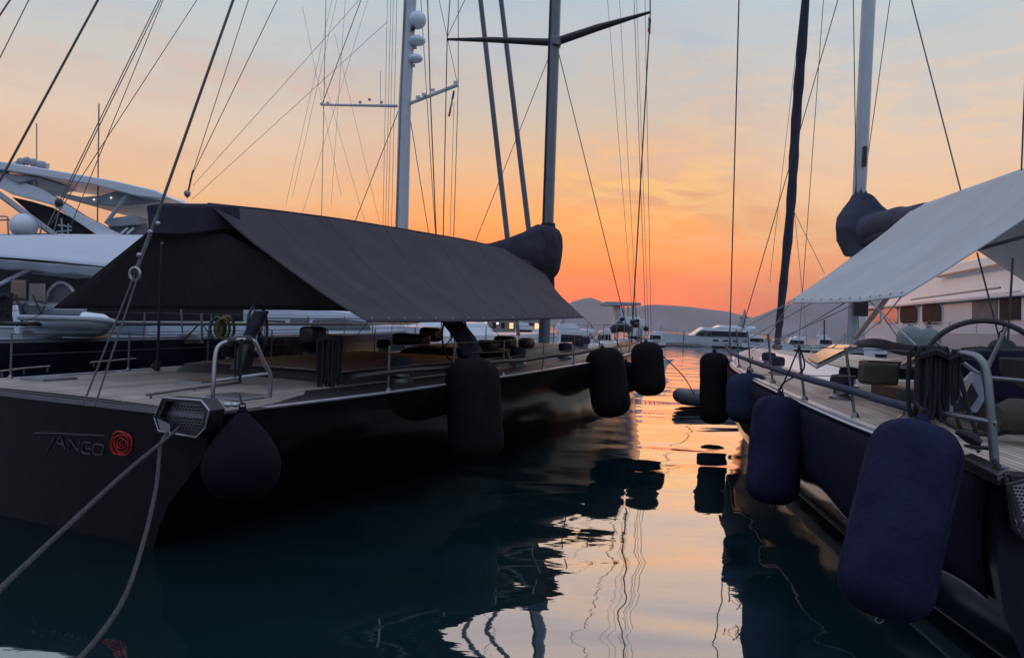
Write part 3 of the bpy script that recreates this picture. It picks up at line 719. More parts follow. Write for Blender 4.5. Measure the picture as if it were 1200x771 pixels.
# triangular cloth closing below the boom end down to the port corner
part('awning_aft_panel', MB().patch(lambda u, v: lerp(lerp(P(178, 268, 11.5), P(244, 262, 12.0), u), lerp(P(62, 361, 12.78), P(431, 364, 12.6), u), v) - Vector((0, 0, .05*math.sin(math.pi*v)*math.sin(math.pi*u))), 16, 12), M_awn, aw, solid=.006)
hem = MB().tube([edgeS(i/20) for i in range(21)], .014, 6); hem.tube([ridgeT(i/20) for i in range(21)], .02, 6)
part('awning_hem', hem, M_bag, aw)
ag = MB()
for a, b in ((edgeS(0), T(2.4, tb(2.4)-.12, tz(2)+.7)), (edgeS(1), T(13.2, tb(13.2)-.12, tz(13.2)+.7)), (edgeS(.5), T(7.2, tb(7)-.12, tz(7)+.7)), (P(62, 361, 12.78), P(18, 383, 12.6))): part('awning_cord', MB().tube([a, b], .006, 5), M_rope, aw)

for i in range(15):
    c_ = edgeS((i+.3)/15) + Vector((0, 0, .05)) + (ridgeT((i+.3)/15)-edgeS((i+.3)/15)).normalized()*.02
    part('eyelet', MB().tube([c_ - T.s*.012*0 + Vector((math.cos(a)*.014, -.012, math.sin(a)*.014)) for a in [k*math.pi/5 for k in range(10)]], .004, 5, closed=True), M_steel, aw)
# pennant hanging from the starboard spreader
def flag(name, px, py, Y, label, cols, dx=-5, dy=24):
    a = P(px, py, Y); b = P(px+dx, py+dy, Y)
    e = thing(name, label, 'flag', b)
    for i, m in enumerate(cols):
        u0, u1 = i/len(cols), (i+1)/len(cols)
        pa, pb = lerp(a, b, u0), lerp(a, b, u1); w = Vector((.10, .05, -.06))
        def f(u, v, pa=pa, pb=pb): return lerp(pa, pb, v) + w*u*(1.0-.3*abs(v-.5)) + Vector((0, .03*math.sin(u*6+v*3), 0))
        part('flag_stripe', MB().patch(f, 4, 6), m, e, solid=.004)
flag('courtesy_flag', 760, 20, 22.9, 'small dark, white and red flag under the right spreader tip of the grey mast', [M_flag, M_flagw, M_red], -1, 18)

# ================================================================== fenders
def fender(name, top, bot, r, m, label, hang, group=None, shape='long', ropem=M_rope):
    top, bot = Vector(top), Vector(bot); ax = (top-bot); Lf = ax.length; ax.normalize()
    e = thing(name, label, 'fender', bot, 0, group)
    if shape == 'ball':
        prof = [(max(.02, r*math.sin(math.pi*i/14)**.9), Lf*(1-math.cos(math.pi*i/14))/2) for i in range(15)]
    elif shape == 'long':
        prof = []
        cap_ = min(r*.75, Lf*.3)
        for i in range(9):
            a = math.pi/2*i/8; prof.append((max(.02, r*(math.sin(a)**.75)), cap_*(1-math.cos(a))))
        for i in range(1, 8): prof.append((r*(1+.012*math.sin(i*2.2)), cap_+(Lf-2*cap_)*i/8))
        for i in range(9):
            a = math.pi/2*(1-i/8); prof.append((max(.03, r*(math.sin(a)**.75)), Lf-cap_*(1-math.cos(a))))
    else:
        prof = [(.03, 0)]
        for i in range(1, 15):
            u = i/14; rr = r*math.sin(math.pi*min(1, u*.62+.0))**.55 if u < .8 else r*math.sin(math.pi*.496)**.55*(1-(u-.8)/.2*.0)
            prof.append((r*((1-(1-min(u/.42, 1))**2.2)**.5 if u < .42 else max(.06/r*1.0, 1-((u-.42)/.58)**1.7*.88)), Lf*u))
    fm = MB().lathe(prof, bot, ax, n=48); u_ = ax.orthogonal().normalized(); w_ = ax.cross(u_)
    for i_, v_ in enumerate(fm.v):
        q_ = v_ - bot; h_ = q_.dot(ax); rd = q_ - ax*h_; an = math.atan2(rd.dot(w_), rd.dot(u_)); hh = h_/Lf
        k_ = 1 + .010*math.sin(3*an+7*hh+Lf*3) + (.03*math.sin(11*an+2)*max(0, (hh-.82)/.18) + .012*math.sin(13*an)*max(0, (.12-hh)/.12) if shape == 'long' else 0) - (.012 if abs(math.sin(an)) < .03 else 0)
        fm.v[i_] = bot + ax*h_ + rd*k_
    part('fender_body', fm, m, e, sharp=180)
    if shape == 'long':
        pr_ = [(a_, b_) for a_, b_ in prof if a_ > .05]
        sa = math.atan2(-Vector((0, 1, 0)).dot(w_), -Vector((0, 1, 0)).dot(u_)) + .55
        part('cover_seam', MB().tube([bot + ax*b_ + (u_*math.cos(sa)+w_*math.sin(sa))*a_*1.012 for a_, b_ in pr_], .0045, 5), m, e)
        part('cover_drawcord', MB().tube([bot + ax*(.02) + (u_*math.cos(a_)+w_*math.sin(a_))*r*.34 for a_ in [i*math.pi/12 for i in range(24)]], .007, 5, closed=True), ropem, e)
        if m is M_fend: part('cord_loop', MB().tube([bot + ax*(-.006) - Vector((0, 1, 0))*r*.1 + Vector((math.cos(a_)*.03, 0, math.sin(a_)*.022)) for a_ in [i*math.pi/6 for i in range(12)]], .004, 5, closed=True), M_prope, e)
    part('fender_collar', MB().lathe([(.05, -.02), (.06, .02), (.035, .07)], top, ax, n=12), m, e)
    part('fender_eye', MB().tube([top + ax*.08 + (ax*math.cos(a)+Vector((1, 0, 0))*math.sin(a))*.035 for a in [i*math.pi/6 for i in range(12)]], .010, 6, closed=True), M_rope, e)
    part('fender_lanyard', MB().tube([top+ax*.1, lerp(top+ax*.1, Vector(hang), .5)+Vector((0, -.01, -.01)), hang], .011, 6), ropem, e)
    return e
GF1 = 'fenders hanging on the starboard side of the black yacht'
fender('teardrop_fender', P(284, 484, 8.75), P(283, 589, 8.55), .43, M_fendd, 'dark navy teardrop-shaped fender hanging beside the stern corner of the black yacht', P(281, 462, 9.0), GF1, 'drop')
fender('fender', P(552, 420, 13.25), P(560, 542, 12.95), .47, M_fendk, 'widest black fender, midway along the black yacht below the edge of its awning', T(7.2, tb(7)-.1, tz(7)+.5), GF1)
fender('fender', P(706, 408, 19.9), P(719, 489, 19.6), .50, M_fendk, 'black cylindrical fender on the black yacht, second from its bow', T(12.6, tb(12)-.1, tz(12)+.6), GF1)
fender('fender', P(757, 401, 22.5), P(762, 464, 22.3), .47, M_fendk, 'black cylindrical fender nearest the bow of the black yacht, beside the open water', T(16, tb(16)-.1, tz(16)+.6), GF1)
fender('fender', P(733, 424, 23.1), P(735, 460, 23.1), .30, M_fendk, 'small dark fender half hidden between two black fenders nearest the black yacht bow', T(14.8, tb(15)-.1, tz(15)+.6), GF1)

# rope coils on the black yacht
def coil(name, px, py, Y, w, h, label, n=9, m=M_rope, seed=1, r=.014, group=None):
    rnd = random.Random(seed); c = P(px, py, Y); mb = MB()
    for i in range(n):
        x = (i/(n-1)-.5)*w; dpt = rnd.uniform(-.05, .05); hh = h*rnd.uniform(.72, 1.0); ww = w*rnd.uniform(.16, .34)
        pts = [c + Vector((x-ww/2, dpt, 0)), c + Vector((x-ww*.55, dpt, -hh*.5)), c + Vector((x-ww*.3, dpt, -hh*.92)), c + Vector((x, dpt, -hh)), c + Vector((x+ww*.35, dpt, -hh*.9)), c + Vector((x+ww*.5, dpt, -hh*.5)), c + Vector((x+ww*.4, dpt+.01, 0)), c + Vector((x, dpt, .05))]
        mb.tube(curve(pts + [pts[0]], 4), r, 6)
    mb.tube([c+Vector((-w*.55, -.03, -.03)), c+Vector((0, -.07, .02)), c+Vector((w*.55, -.03, -.03))], r*2, 6)
    return single(name, mb, m, label, 'rope', group)
coil('rope_coil', 386, 397, 11.9, .30, .78, 'thick bundle of black rope hung in loops on the guard rail of the black yacht', 12, seed=2, r=.02)
coil('rope_coil', 281, 402, 9.25, .07, .50, 'thin black line hanging from the steel stern hoop of the black yacht', 3, seed=3, r=.010)

# mooring ropes from the stern fairlead to the quay
def rope(name, pts, r, label, m=M_mrope):
    return single(name, MB().tube(curve(pts, 8), r, 8), m, label, 'rope')
rope('mooring_rope', [P(210, 500, 8.6), P(202, 508, 8.35), P(150, 551, 6.9), P(75, 620, 5.5), P(0, 690, 4.5), P(-130, 815, 3.3), Vector((-3.0, 1.0, 1.36))], .019, 'grey mooring rope pulled tight from the black yacht stern to the lower left')
rope('mooring_rope', [P(196, 507, 8.4), P(188, 522, 8.0), P(183, 570, 7.2), P(168, 635, 6.2), P(143, 705, 5.3), P(90, 775, 4.5), P(0, 850, 3.4), Vector((-2.2, 1.0, 1.36))], .018, 'slack grey mooring rope curving down from the stern fairlead of the black yacht')
rope('mooring_rope', [P(742, 396, 24.0), P(770, 412, 26), P(800, 440, 27.5), P(814, 463, 28.4)], .018, 'thin dark line running from the bow of the black yacht down to the grey dinghy', M_rope)

# ================================================================== 2. NAVY SAILING YACHT (right)
G = Frame(6.38, 5.48, 7.0)
GL = 23.5
gb = smoothtable([(0, 2.65), (2.5, 2.9), (6.3, 2.93), (10, 2.88), (12.8, 2.72), (17, 2.0), (20.5, 1.05), (22.6, .4), (23.5, .03)])
gz = lambda t: 1.85 + .45*(max(t, 0)/GL)**1.2
gy = thing('sailing_yacht', 'navy sailing yacht on the right with pale teak deck, silver mast and pale grey awning', 'sailing yacht', G.o, -G.th)
part('hull', hull_mesh(G, GL, gb, gz, rake=.6, trans=.3), M_hull2, gy, sharp=50)
part('deck', deck_mesh(G, .02, 22.8, lambda t: -gb(t)+.02, lambda t: gb(t)-.02, lambda t: gz(t)+.006, camber=.03), M_whiter, gy, label='pale painted margin of the deck', solid=.02)
part('teak_deck', deck_mesh(G, .25, 22.2, lambda t: -max(gb(t)-.24, .03), lambda t: max(gb(t)-.24, .03), lambda t: gz(t)+.022, camber=.04), M_teakr, gy, solid=.012)
for sd in (-1, 1): part('cap_rail', strip(G, .3, 23.0, gb, lambda t: gz(t)+.015, sd, .08, .035, inset=.045), M_alloy, gy)
# pale waterline band
def band(fr, L, bf, zf, f0, f1, side, off, n=40, t0=0, t1=None, sec=SEC, rake=.6, trans=.3):
    mb = MB(); t1 = t1 or L
    def at(t, fz):
        for (a, za), (b, zb) in zip(sec, sec[1:]):
            if zb <= fz <= za:
                u = (za-fz)/(za-zb); fb = lerp(a, b, u); break
        tt = t - rake*(1-fz)*(t/L)**5 + trans*(1-fz)*(1-t/L)**8
        return fr(tt, side*(bf(t)*fb+off), zf(t)*fz)
    mb.patch(lambda u, v: at(lerp(t0, t1, u), lerp(f0(u) if callable(f0) else f0, f1(u) if callable(f1) else f1, v)), n, 6); return mb
part('waterline_band', band(G, GL, gb, gz, .10, .05, -1, .006), M_wgrey, gy, solid=.003)
wav = lambda u: .44 + .035*math.sin(u*31)+.02*math.sin(u*57+1)
part('hull_skirt', band(G, GL, gb, gz, .985, wav, -1, .03, n=90, t0=.15, t1=17), M_skirt, gy, solid=.008)
part('skirt_hem', band(G, GL, gb, gz, wav, lambda u: wav(u)-.012, -1, .032, n=90, t0=.15, t1=17), M_dsteel, gy, solid=.01)
# cabin
part('coachroof', slab(G, 8.6, 15.8, -1.5, 1.5, lambda t: gz(t)+.03, lambda t: gz(t)+.27, ins=.28), M_whiter, gy, bevel=.05)
part('coachroof_top', slab(G, 9.1, 15.3, -1.05, 1.05, lambda t: gz(t)+.275, lambda t: gz(t)+.292, ins=.02), M_teakr, gy)
hh = MB().prism([P(943, 420, 12.6), P(957, 429, 11.6), P(1006, 404.5, 12.2), P(975, 403.5, 13.6)], (0, 0, -.05))
hp = part('open_hatch', hh, M_alloy, gy, bevel=.01)
part('hatch_glass', MB().prism([P(946, 419.5, 12.5), P(957.5, 426.5, 11.65), P(1001, 405, 12.2), P(976, 404.3, 13.4)], (0, 0, .012)), M_hatch, hp)
part('cockpit_well', MB().box(G(4.9, -.9, gz(5)+.17), (1.5, 2.3, .30), G), M_carbon, gy, bevel=.04)
part('cockpit_cushion', MB().box(P(1029, 438, 9.4), (.40, .30, .26), G), M_olive, gy, bevel=.04)
part('cockpit_cushion', MB().box(P(1034, 426, 9.9), (.48, .36, .07), G), M_carbon, gy, bevel=.02)
for px, py in ((1046.5, 429), (1061, 429)):
    part('engine_label', MB().box(P(px, py, 9.3), (.10, .02, .055)), M_label, gy)
part('cockpit_locker', MB().box(P(1055, 436, 9.7), (.45, .5, .16), G), M_carbon, gy, bevel=.03)
for t_, s_ in ((3.2, -2.1), (5.6, -2.2), (7.6, -1.5), (10.4, -2.1), (12.2, -1.9)):
    winch(G, t_, s_, gz(t_)+.03, gy, 1.0)
# stanchions measured from the photo
for (xb, yb, xt, yt) in ((1002, 491, 991, 407), (943, 470, 936, 405), (905.5, 449, 900, 391), (880, 436, 876, 388), (866, 431, 863, 386), (857, 424, 855, 385)):
    b_ = PZ(xb, yb, 1.9 if xb > 990 else 1.95 if xb > 930 else 2.03 if xb > 900 else 2.13); tY = b_.y; t_ = P(xt, yt, tY+.02)
    s_ = part('stanchion', MB().tube([b_, t_], .019 if xb > 900 else .016, 8), M_steel if xb > 990 else M_dsteel, gy)
    part('stanchion_foot', MB().lathe([(.055, 0), (.05, .03), (.025, .08)], b_, n=10), M_dsteel, s_)
gt = [P(1100, 408, 6.6), P(1075, 412, 7.1), P(991, 408.5, 8.75), P(936, 407, 10.6), P(900, 393, 13.5), P(876, 390, 16.5), P(863, 388, 19), P(860, 388, 22)]
part('guard_wire', MB().tube(gt, .005, 6), M_wire, gy)
part('padded_guard_rope', MB().tube(curve([P(1090, 482, 6.9), P(1069, 478, 7.3), P(1031, 468, 8.0), P(992, 456, 8.8), P(950, 445, 10.0), P(913, 434, 12.0), P(880, 423, 15), P(856, 413, 19), P(851, 404, 22)], 6), .042, 9), M_bagl, gy)
part('inner_guard_wire', MB().tube([P(1003, 441, 8.8), P(890, 439, 13)], .006, 6), M_wire, gy)
for (xb, yb, xt, yt, Y) in ((1147, 545, 1142, 420, 6.4),):
    pass
# stern hoop
hp_ = curve([P(1060, 428, 7.6), P(1085, 417, 6.9), P(1105, 414.5, 6.5), P(1136, 416, 6.25), P(1149, 422, 6.15), P(1156, 438, 6.1), P(1160, 475, 6.05), P(1166, 545, 6.0)], 6)
sr = part('stern_rail', MB().tube(hp_, .034, 12), M_dsteel, gy)
part('rail_crossbar', MB().tube([P(1098, 482, 6.4), P(1132, 489, 6.15), P(1168, 496, 6.0)], .022, 10), M_dsteel, sr)
part('rail_foot', MB().box(P(1165, 546, 6.0), (.16, .1, .025), G), M_dsteel, sr, bevel=.01)
part('rail_brace', MB().tube([P(1113, 420, 6.4), P(1087, 474, 6.5)], [.024, .02], 8), M_dsteel, sr)
# wheel
wheel(gy, P(1152, 442, 7.6), .56, G.a*.96+G.s*.28, thick=.028, spokes=0 or 5)
pedestal(G, gy, P(1180, 478, 8.2)-Vector((0, 0, .3)), P(1180, 418, 8.0), .3)
# navy cockpit cover
cv_ = MB().prism([P(x, y, 7.9) for x, y in ((1126, 413), (1160, 412), (1205, 414), (1250, 420), (1250, 478), (1168, 470), (1150, 452), (1130, 440))], G.a*1.2)
part('cockpit_cover', cv_, M_skirt, gy, bevel=.05)
part('cover_roll', MB().tube([P(1128, 413, 8.0), P(1152, 411, 8.0), P(1158, 413, 8.0)], .05, 10).tube([P(1163, 411, 8.1), P(1230, 413, 8.1)], .055, 10), M_carbon, gy)
part('cover_label', MB().box(P(1159, 425.5, 7.82), (.05, .015, .045)), M_label, gy)
part('bag_seat', MB().tube([P(1168, 487, 7.3), P(1185, 486, 7.3), P(1230, 488, 7.3)], [.1, .16, .16], 12), M_olive, gy)
# pale angular locker lid with black inset
lid = part('locker_lid', MB().prism([P(x, y, 6.9) for x, y in ((1141, 436), (1148, 440), (1156, 465), (1145, 483), (1116, 484), (1117, 460))], G.a*.06), M_bluedeck, gy, label='pale blue-grey locker lid with black inset')
part('lid_inset', MB().prism([P(x, y, 6.87) for x, y in ((1139, 449), (1147, 464), (1134, 482), (1119, 483), (1129, 462))], G.a*.02), M_black, lid)
part('lid_strip', MB().prism([P(x, y, 6.85) for x, y in ((1136, 438), (1142, 441), (1129, 467), (1126, 462))], G.a*.015), M_cream, lid)
part('winch_handle', MB().tube([P(1120, 505, 6.3), P(1136, 512, 6.25), P(1150, 520, 6.2)], [.02, .05, .03], 8).box(P(1148, 524, 6.15), (.18, .14, .02), G), M_carbon, gy)
part('cleat', MB().tube([P(1143, 526, 6.15), P(1156, 523, 6.2)], [.012, .018], 8), M_steel, gy)
part('deck_tackle', MB().tube(curve([P(1110, 430, 6.6), P(1118, 470, 6.5), P(1125, 500, 6.4), P(1148, 530, 6.3)], 6), .016, 7).tube(curve([P(1122, 430, 6.6), P(1135, 480, 6.5), P(1146, 512, 6.4)], 6), .02, 7), M_rope, gy)
# corner fairlead: black block, frame and perforated plate
part('corner_block', MB().hexa([P(1126, 548, 6.1), P(1170, 570, 5.7), P(1184, 566, 5.9), P(1140, 540, 6.4)], [P(1126, 533, 6.1), P(1170, 556, 5.7), P(1181, 549, 5.95), P(1138, 530, 6.4)]), M_carbon, gy, bevel=.015)
part('block_edge', MB().tube([P(1169, 556, 5.69), P(1181, 549, 5.94)], .012, 8).tube([P(1170, 561, 5.67), P(1182, 554, 5.93)], .009, 8), M_steel, gy)
fx = [(1181, 568), (1212, 560), (1240, 575), (1240, 640), (1200, 632), (1188, 618)]
pl_ = part('fairlead_plate', MB().prism([P(x, y, 5.75) for x, y in fx], G.a*.02), M_alloy, gy)
dm = MB()
for i in range(12):
    for j in range(8):
        x = 1186 + j*4.4 + (i % 2)*2.2; y = 571 + i*4.2 + j*.2
        if y < 568+ (x-1181)*.1 or (y-616) > (x-1188)*1.0: continue
        dm.lathe([(.009, 0), (.009, .004)], P(x, y, 5.745), (0, -1, 0), n=7)
part('drain_holes', dm, M_black, pl_)
part('fairlead_lip', MB().tube([P(1188, 612, 5.7), P(1215, 612, 5.7)], .03, 10), M_steel, pl_)
part('fairlead_frame', MB().tube([P(x, y, 5.72) for x, y in fx], .02, 8, closed=True), M_carbon, pl_)
# toe rail fittings by the corner
part('stern_trim', MB().hexa([G(-.02, -2.6, 1.82), G(-.02, 2.6, 1.82), G(.22, 2.6, 1.82), G(.22, -2.6, 1.82)], [G(-.02, -2.6, 1.89), G(-.02, 2.6, 1.89), G(.22, 2.6, 1.89), G(.22, -2.6, 1.89)]), M_carbon, gy)
# mast and rig
gm = part('mast', MB().tube([P(997, 408, 17.4), P(999, 370, 17.4), P(1008, 205, 17.4), P(1018, 0, 17.4), P(1058, -800, 17.4)], [.125, .13, .17, .17, .11], 16, flat=.85), M_smast, gy)
part('mast_track', MB().tube([P(1013, 195, 17.2), P(1014, 172, 17.2)], .05, 6), M_carbon, gm)
part('mast_display', MB().box(P(1008, 359, 17.1), (.32, .1, .44)), M_carbon, gm)
part('boom_vang', MB().tube([P(1003, 396, 17.0), P(1040, 348, 14.5)], .055, 8), M_dsteel, gy)
gbA, gbB = P(1004, 285, 17.0), G(2.0, .25, 5.0)
part('boom', MB().tube([gbA, gbB], .09, 12), M_bagl, gy)
# sail bag at the gooseneck: outline from the photo swept with real width
bg_ = MB()
rr = [(208, 1001, 1016, .15), (216, 1001, 1016, .16), (225, 1000, 1018, .2), (234, 996, 1024, .28), (244, 989, 1032, .36), (254, 982, 1046, .42), (268, 979, 1054, .45), (281, 982, 1044, .40), (293, 986, 1026, .32), (302, 990, 1008, .18)]
nn = 18
for (y, x0, x1, dpt) in rr:
    a, b = P(x0, y, 17.2), P(x1, y+ (0 if y < 230 else -2), 16.6); c = (a+b)/2; hw = (b-a).length/2; uu = (b-a).normalized()
    for k_ in range(nn):
        an = 2*math.pi*k_/nn; wob = 1+.05*math.sin(3*an+y*.2); bg_.v.append(c + uu*math.cos(an)*hw*wob + Vector((0, 1, 0))*math.sin(an)*dpt*wob)
for i in range(len(rr)-1):
    for k_ in range(nn): bg_.f.append((i*nn+k_, i*nn+(k_+1) % nn, (i+1)*nn+(k_+1) % nn, (i+1)*nn+k_))
bg_.f.append(tuple(reversed(range(nn)))); bg_.f.append(tuple((len(rr)-1)*nn+k_ for k_ in range(nn)))
bg_.tube(curve([P(1020, 272, 16.6), P(1045, 262, 15.6), P(1075, 256, 14.2), P(1130, 245, 12.2)], 5), [.34]*4+[.3]*4+[.26]*4+[.22]*4, 14)
part('sail_cover', bg_, M_bagl, gy, remesh=.045, smooth_it=2)
# furled headsail on its stay
pth = [P(911, 403, 25), P(914, 372, 24.6), P(926, 250, 22.5), P(933, 140, 21.3), P(944, 0, 20), P(985, -500, 17.7)]
fs = part('furled_headsail', MB().tube(curve(pth, 8), [.095+.012*math.sin(i*1.9)+.035*min(i/14, 1) - (.02 if i > 30 else 0) for i in range(41)], 10), M_bagl, gy)
part('furler_drum', MB().lathe([(.12, 0), (.15, .04), (.15, .16), (.1, .2)], P(911, 410, 25), n=14), M_dsteel, fs)
def gstay(a, b, Ya, Yb, r=.01, ext=1.0, m=M_wire, name='stay'):
    q0, q1 = P(a[0], a[1], Ya), P(b[0], b[1], Yb); part(name, MB().tube([q1+(q0-q1)*ext, q1], r, 6), m, gy)
gstay((866, 0), (855, 404), 18.5, 20.5, .016, 1.8, name='shroud')
gstay((982, 0), (868, 392), 19, 21, .011, 1.5)
gstay((940, 0), (902, 330), 22, 23, .007, 1.5, M_wirel)
gstay((965, 0), (936, 404), 19, 19, .009, 1.5, M_wirel, 'halyard')
gstay((1000, 0), (1006, 402), 17.2, 17.2, .010, 1.8, M_wire, 'halyard')
gstay((1043, 0), (1014, 205), 17.4, 17.4, .009, 1.8, M_wire, 'halyard')
gstay((1068, 0), (1126, 224), 14, 12.2, .012, 1.6, M_wire, 'topping_lift')
gstay((1201, 100), (1197, 200), 9, 9, .010, 3.0, M_wire, 'backstay')
gstay((931, 249), (966, 320), 22.4, 21, .010, 1.0, M_wirel); gstay((931, 249), (946, 404), 22.4, 21, .008, 1.0, M_wirel); gstay((966, 400), (966, 375), 20, 20, .02, 1, M_wire)
gstay((1145, 296), (1172, 400), 8.2, 8.2, .009, 1, M_wire, 'awning_line'); gstay((1187, 302), (1181, 402), 8.0, 8.0, .012, 1, M_wire, 'awning_line')
# rolled cover on deck by the mast
part('rolled_sail_cover', MB().tube(curve([P(1000, 404, 15.6), P(1025, 402, 12.6), P(1050, 408, 11.3), P(1077, 413, 10.2)], 5), [.05, .06, .07, .075]+[.08]*12, 12), M_bagl, gy)
# awning of the navy yacht
rg = poly_path([P(1072, 243, 14.0), P(1130, 222, 12.1), P(1192, 200, 10.6), P(1345, 150, 8.0)])
eg = poly_path([P(923, 354, 12.8), P(965, 355, 11.0), P(1010, 353, 9.6), P(1058, 347, 8.2)])
ga = thing('boom_awning', 'pale grey-blue cloth awning stretched over the boom of the navy yacht at the right edge', 'awning', G(3, 0, gz(3)), -G.th)
part('awning_slope', MB().patch(cloth(rg, eg, .12, wr=.014), 80, 24), M_awnl, ga, solid=.005)
eg2 = poly_path([P(1072, 243, 14.0)+G.s*3.0-Vector((0, 0, 2.0)), G(6, 3.0, 3.3), G(3, 3.0, 3.3), G(0.6, 3.0, 3.3)])
part('awning_slope', MB().patch(cloth(rg, eg2, .06, wr=.008), 30, 12), M_awnl, ga, solid=.005)
bt = MB().tube([rg(i/12) + Vector((0, 0, -.02)) for i in range(13)], .02, 6).tube([eg(i/12) for i in range(13)], .011, 6).tube([rg(1)+(eg(1)-rg(1))*i/8-Vector((0, 0, .06*math.sin(math.pi*i/8))) for i in range(9)], .012, 6)
part('awning_hem', bt, M_awnw, ga)
part('awning_batten', MB().tube([P(1143, 293, 8.8), P(1205, 276, 8.4), P(1260, 262, 8.0)], .022, 8), M_dsteel, ga)
ac = MB()
for a, b in (((924, 355, 12.8), (866, 388, 17)), ((950, 356, 11.6), (868, 402, 17)), ((990, 355, 10.4), (905, 405, 13.4)), ((1010, 353, 9.8), (880, 412, 15.5)), ((1057, 347, 8.3), (1036, 372, 8.6)), ((1036, 372, 8.6), (992, 409, 8.8)), ((1036, 372, 8.6), (1052, 395, 8.6)), ((1003, 385, 10), (975, 408, 10)), ((1016, 350, 9.6), (1090, 420, 7.2)), ((925, 356, 12.8), (898, 397, 13.5))):
    part('awning_cord', MB().tube([P(*a), P(*b)], .008, 5), M_prope, ga)

for i in range(12):
    c_ = lerp(eg((i+.4)/12), rg((i+.4)/12), .025) + Vector((0, -.012, .0))
    part('eyelet', MB().tube([c_ + Vector((math.cos(a)*.013, 0, math.sin(a)*.013)) for a in [k*math.pi/5 for k in range(10)]], .004, 5, closed=True), M_dsteel, ga)
GF2 = 'fenders hanging on the port side of the navy yacht'
fender('fender', P(1080, 496, 5.95), P(1028, 723, 5.6), .335, M_fend, 'largest navy cloth fender in the right foreground, hanging below coiled black ropes', P(1072, 470, 6.3), GF2)
fender('fender', P(914, 464, 11.0), P(903, 591, 10.7), .36, M_fend, 'navy cylindrical fender in the middle of the navy yacht side, hung from a crossed rope', P(936, 408, 10.9), GF2)
fender('fender', P(878, 437, 15.0), P(876, 497, 14.9), .42, M_fendb, 'short squarish blue fender behind the middle navy fender', P(882, 418, 15.2), GF2)
fender('fender', P(837, 413, 21.6), P(837, 497, 21.4), .40, M_fendk, 'tall near-black fender nearest the bow of the navy yacht, standing against the bright water', P(855, 405, 21.6), GF2)
coil('rope_coil', 1090, 414, 6.35, .25, .56, 'heavy black rope hung in loops over the stern rail of the navy yacht', 14, seed=5, r=.017)
coil('rope_coil', 1118, 418, 6.3, .10, .42, 'small coil of thin dark cord on the navy yacht stern rail', 5, seed=6, r=.011)
rope('mooring_rope', [P(1165, 540, 5.95), P(1175, 556, 5.8), P(1190, 590, 5.65), P(1205, 630, 5.4), P(1300, 760, 4.3), Vector((3.6, 1.0, 1.36))], .022, 'dark mooring rope leading down from the foot of the stern rail at the right edge', M_rope)
rope('fender_line', [P(936, 405, 10.6), P(942, 432, 10.9), P(917, 450, 11.2), P(914, 463, 11.1)], .012, 'crossed dark line from a stanchion top to the middle navy fender', M_rope)

# grey inflatable dinghy in the channel
dg = thing('inflatable_dinghy', 'grey inflatable dinghy floating behind the tall dark fender in the open channel', 'dinghy', P(826, 474, 29), R(0))
dy = P(828, 472, 29); dy.z = 0
tubep = curve([dy+Vector((1.1, 1.2, .34)), dy+Vector((.2, 1.1, .34)), dy+Vector((-.55, .9, .36)), dy+Vector((-.95, .35, .42)), dy+Vector((-.75, -.25, .36)), dy+Vector((.2, -.35, .34)), dy+Vector((1.1, -.35, .34))], 6)
part('tube', MB().tube(tubep, .27, 14), M_rib, dg)
part('floor', MB().box(dy+Vector((.2, .35, .22)), (1.5, 1.2, .06)), M_wgrey, dg)
part('seat', MB().box(dy+Vector((.3, .3, .62)), (.35, 1.0, .10)), M_whiter, dg, bevel=.03)
part('cover', MB().box(dy+Vector((.25, .35, .46)), (.9, .8, .2)), M_wgrey, dg, bevel=.05)

# ================================================================== 3. WHITE MOTOR YACHT (right, behind the navy yacht)
W = Frame(16.6, 15.0, 9.5)
wb = table([(-6, 3.3), (10, 3.4), (15, 3.0), (19, 1.8), (22, .1)]); wz = lambda t: 2.55 + .02*t
my = thing('motor_yacht', 'white motor yacht with rounded square windows behind the navy yacht on the right', 'motor yacht', W.o, -W.th)
part('hull', hull_mesh(W, 22, wb, wz, n=30, rake=1.5), M_whiter, my)
part('deck', deck_mesh(W, .05, 21, lambda t: -wb(t), wb, lambda t: wz(t)+.01), M_whiter, my, solid=.02)
part('bulwark', MB().box(W(6, -3.36, 2.85), (.10, 19, .58), W), M_wgrey, my, bevel=.02)
sL = -3.0
def wallbox(t0, t1, s0, z0, z1, w, lean=0.0):
    return MB().hexa([W(t0, s0, z0), W(t0, s0+w, z0), W(t1, s0+w, z0), W(t1, s0, z0)], [W(t0, s0+lean, z1), W(t0, s0+w-lean, z1), W(t1-lean, s0+w-lean, z1), W(t1-lean, s0+lean, z1)])
def px_t(px, s_, z=4.0):
    r = ray(px, 370); n = W.s; k = ((W.o + n*s_) - CAM).dot(n)/r.dot(n); return W.local(CAM+r*k)[0]
tF = px_t(1014, sL)
cabin = part('cabin', wallbox(-4, tF, sL, 2.5, 4.22, 5.6), M_whiter, my, bevel=.05)
part('cabin_eave', wallbox(-4, tF+.3, sL-.22, 4.22, 4.34, 6.0), M_whiter, my, bevel=.03)
part('eave_grab_rail', MB().tube([PS(1068, 351, W, sL-.28), PS(1172, 337, W, sL-.28)], .035, 8), M_dsteel, my)
part('upper_deckhouse', wallbox(-4, tF-1.2, sL+.25, 4.34, 5.75, 5.2, .25), M_whiter, my, bevel=.06)
part('upper_band', MB().hexa([PS(1098, 323, W, sL+.22), PS(1190, 305, W, sL+.22), PS(1190, 308.5, W, sL+.22), PS(1098, 325.5, W, sL+.22)], [q+W.s*.1 for q in (PS(1098, 323, W, sL+.22), PS(1190, 305, W, sL+.22), PS(1190, 308.5, W, sL+.22), PS(1098, 325.5, W, sL+.22))]), M_dsteel, my)
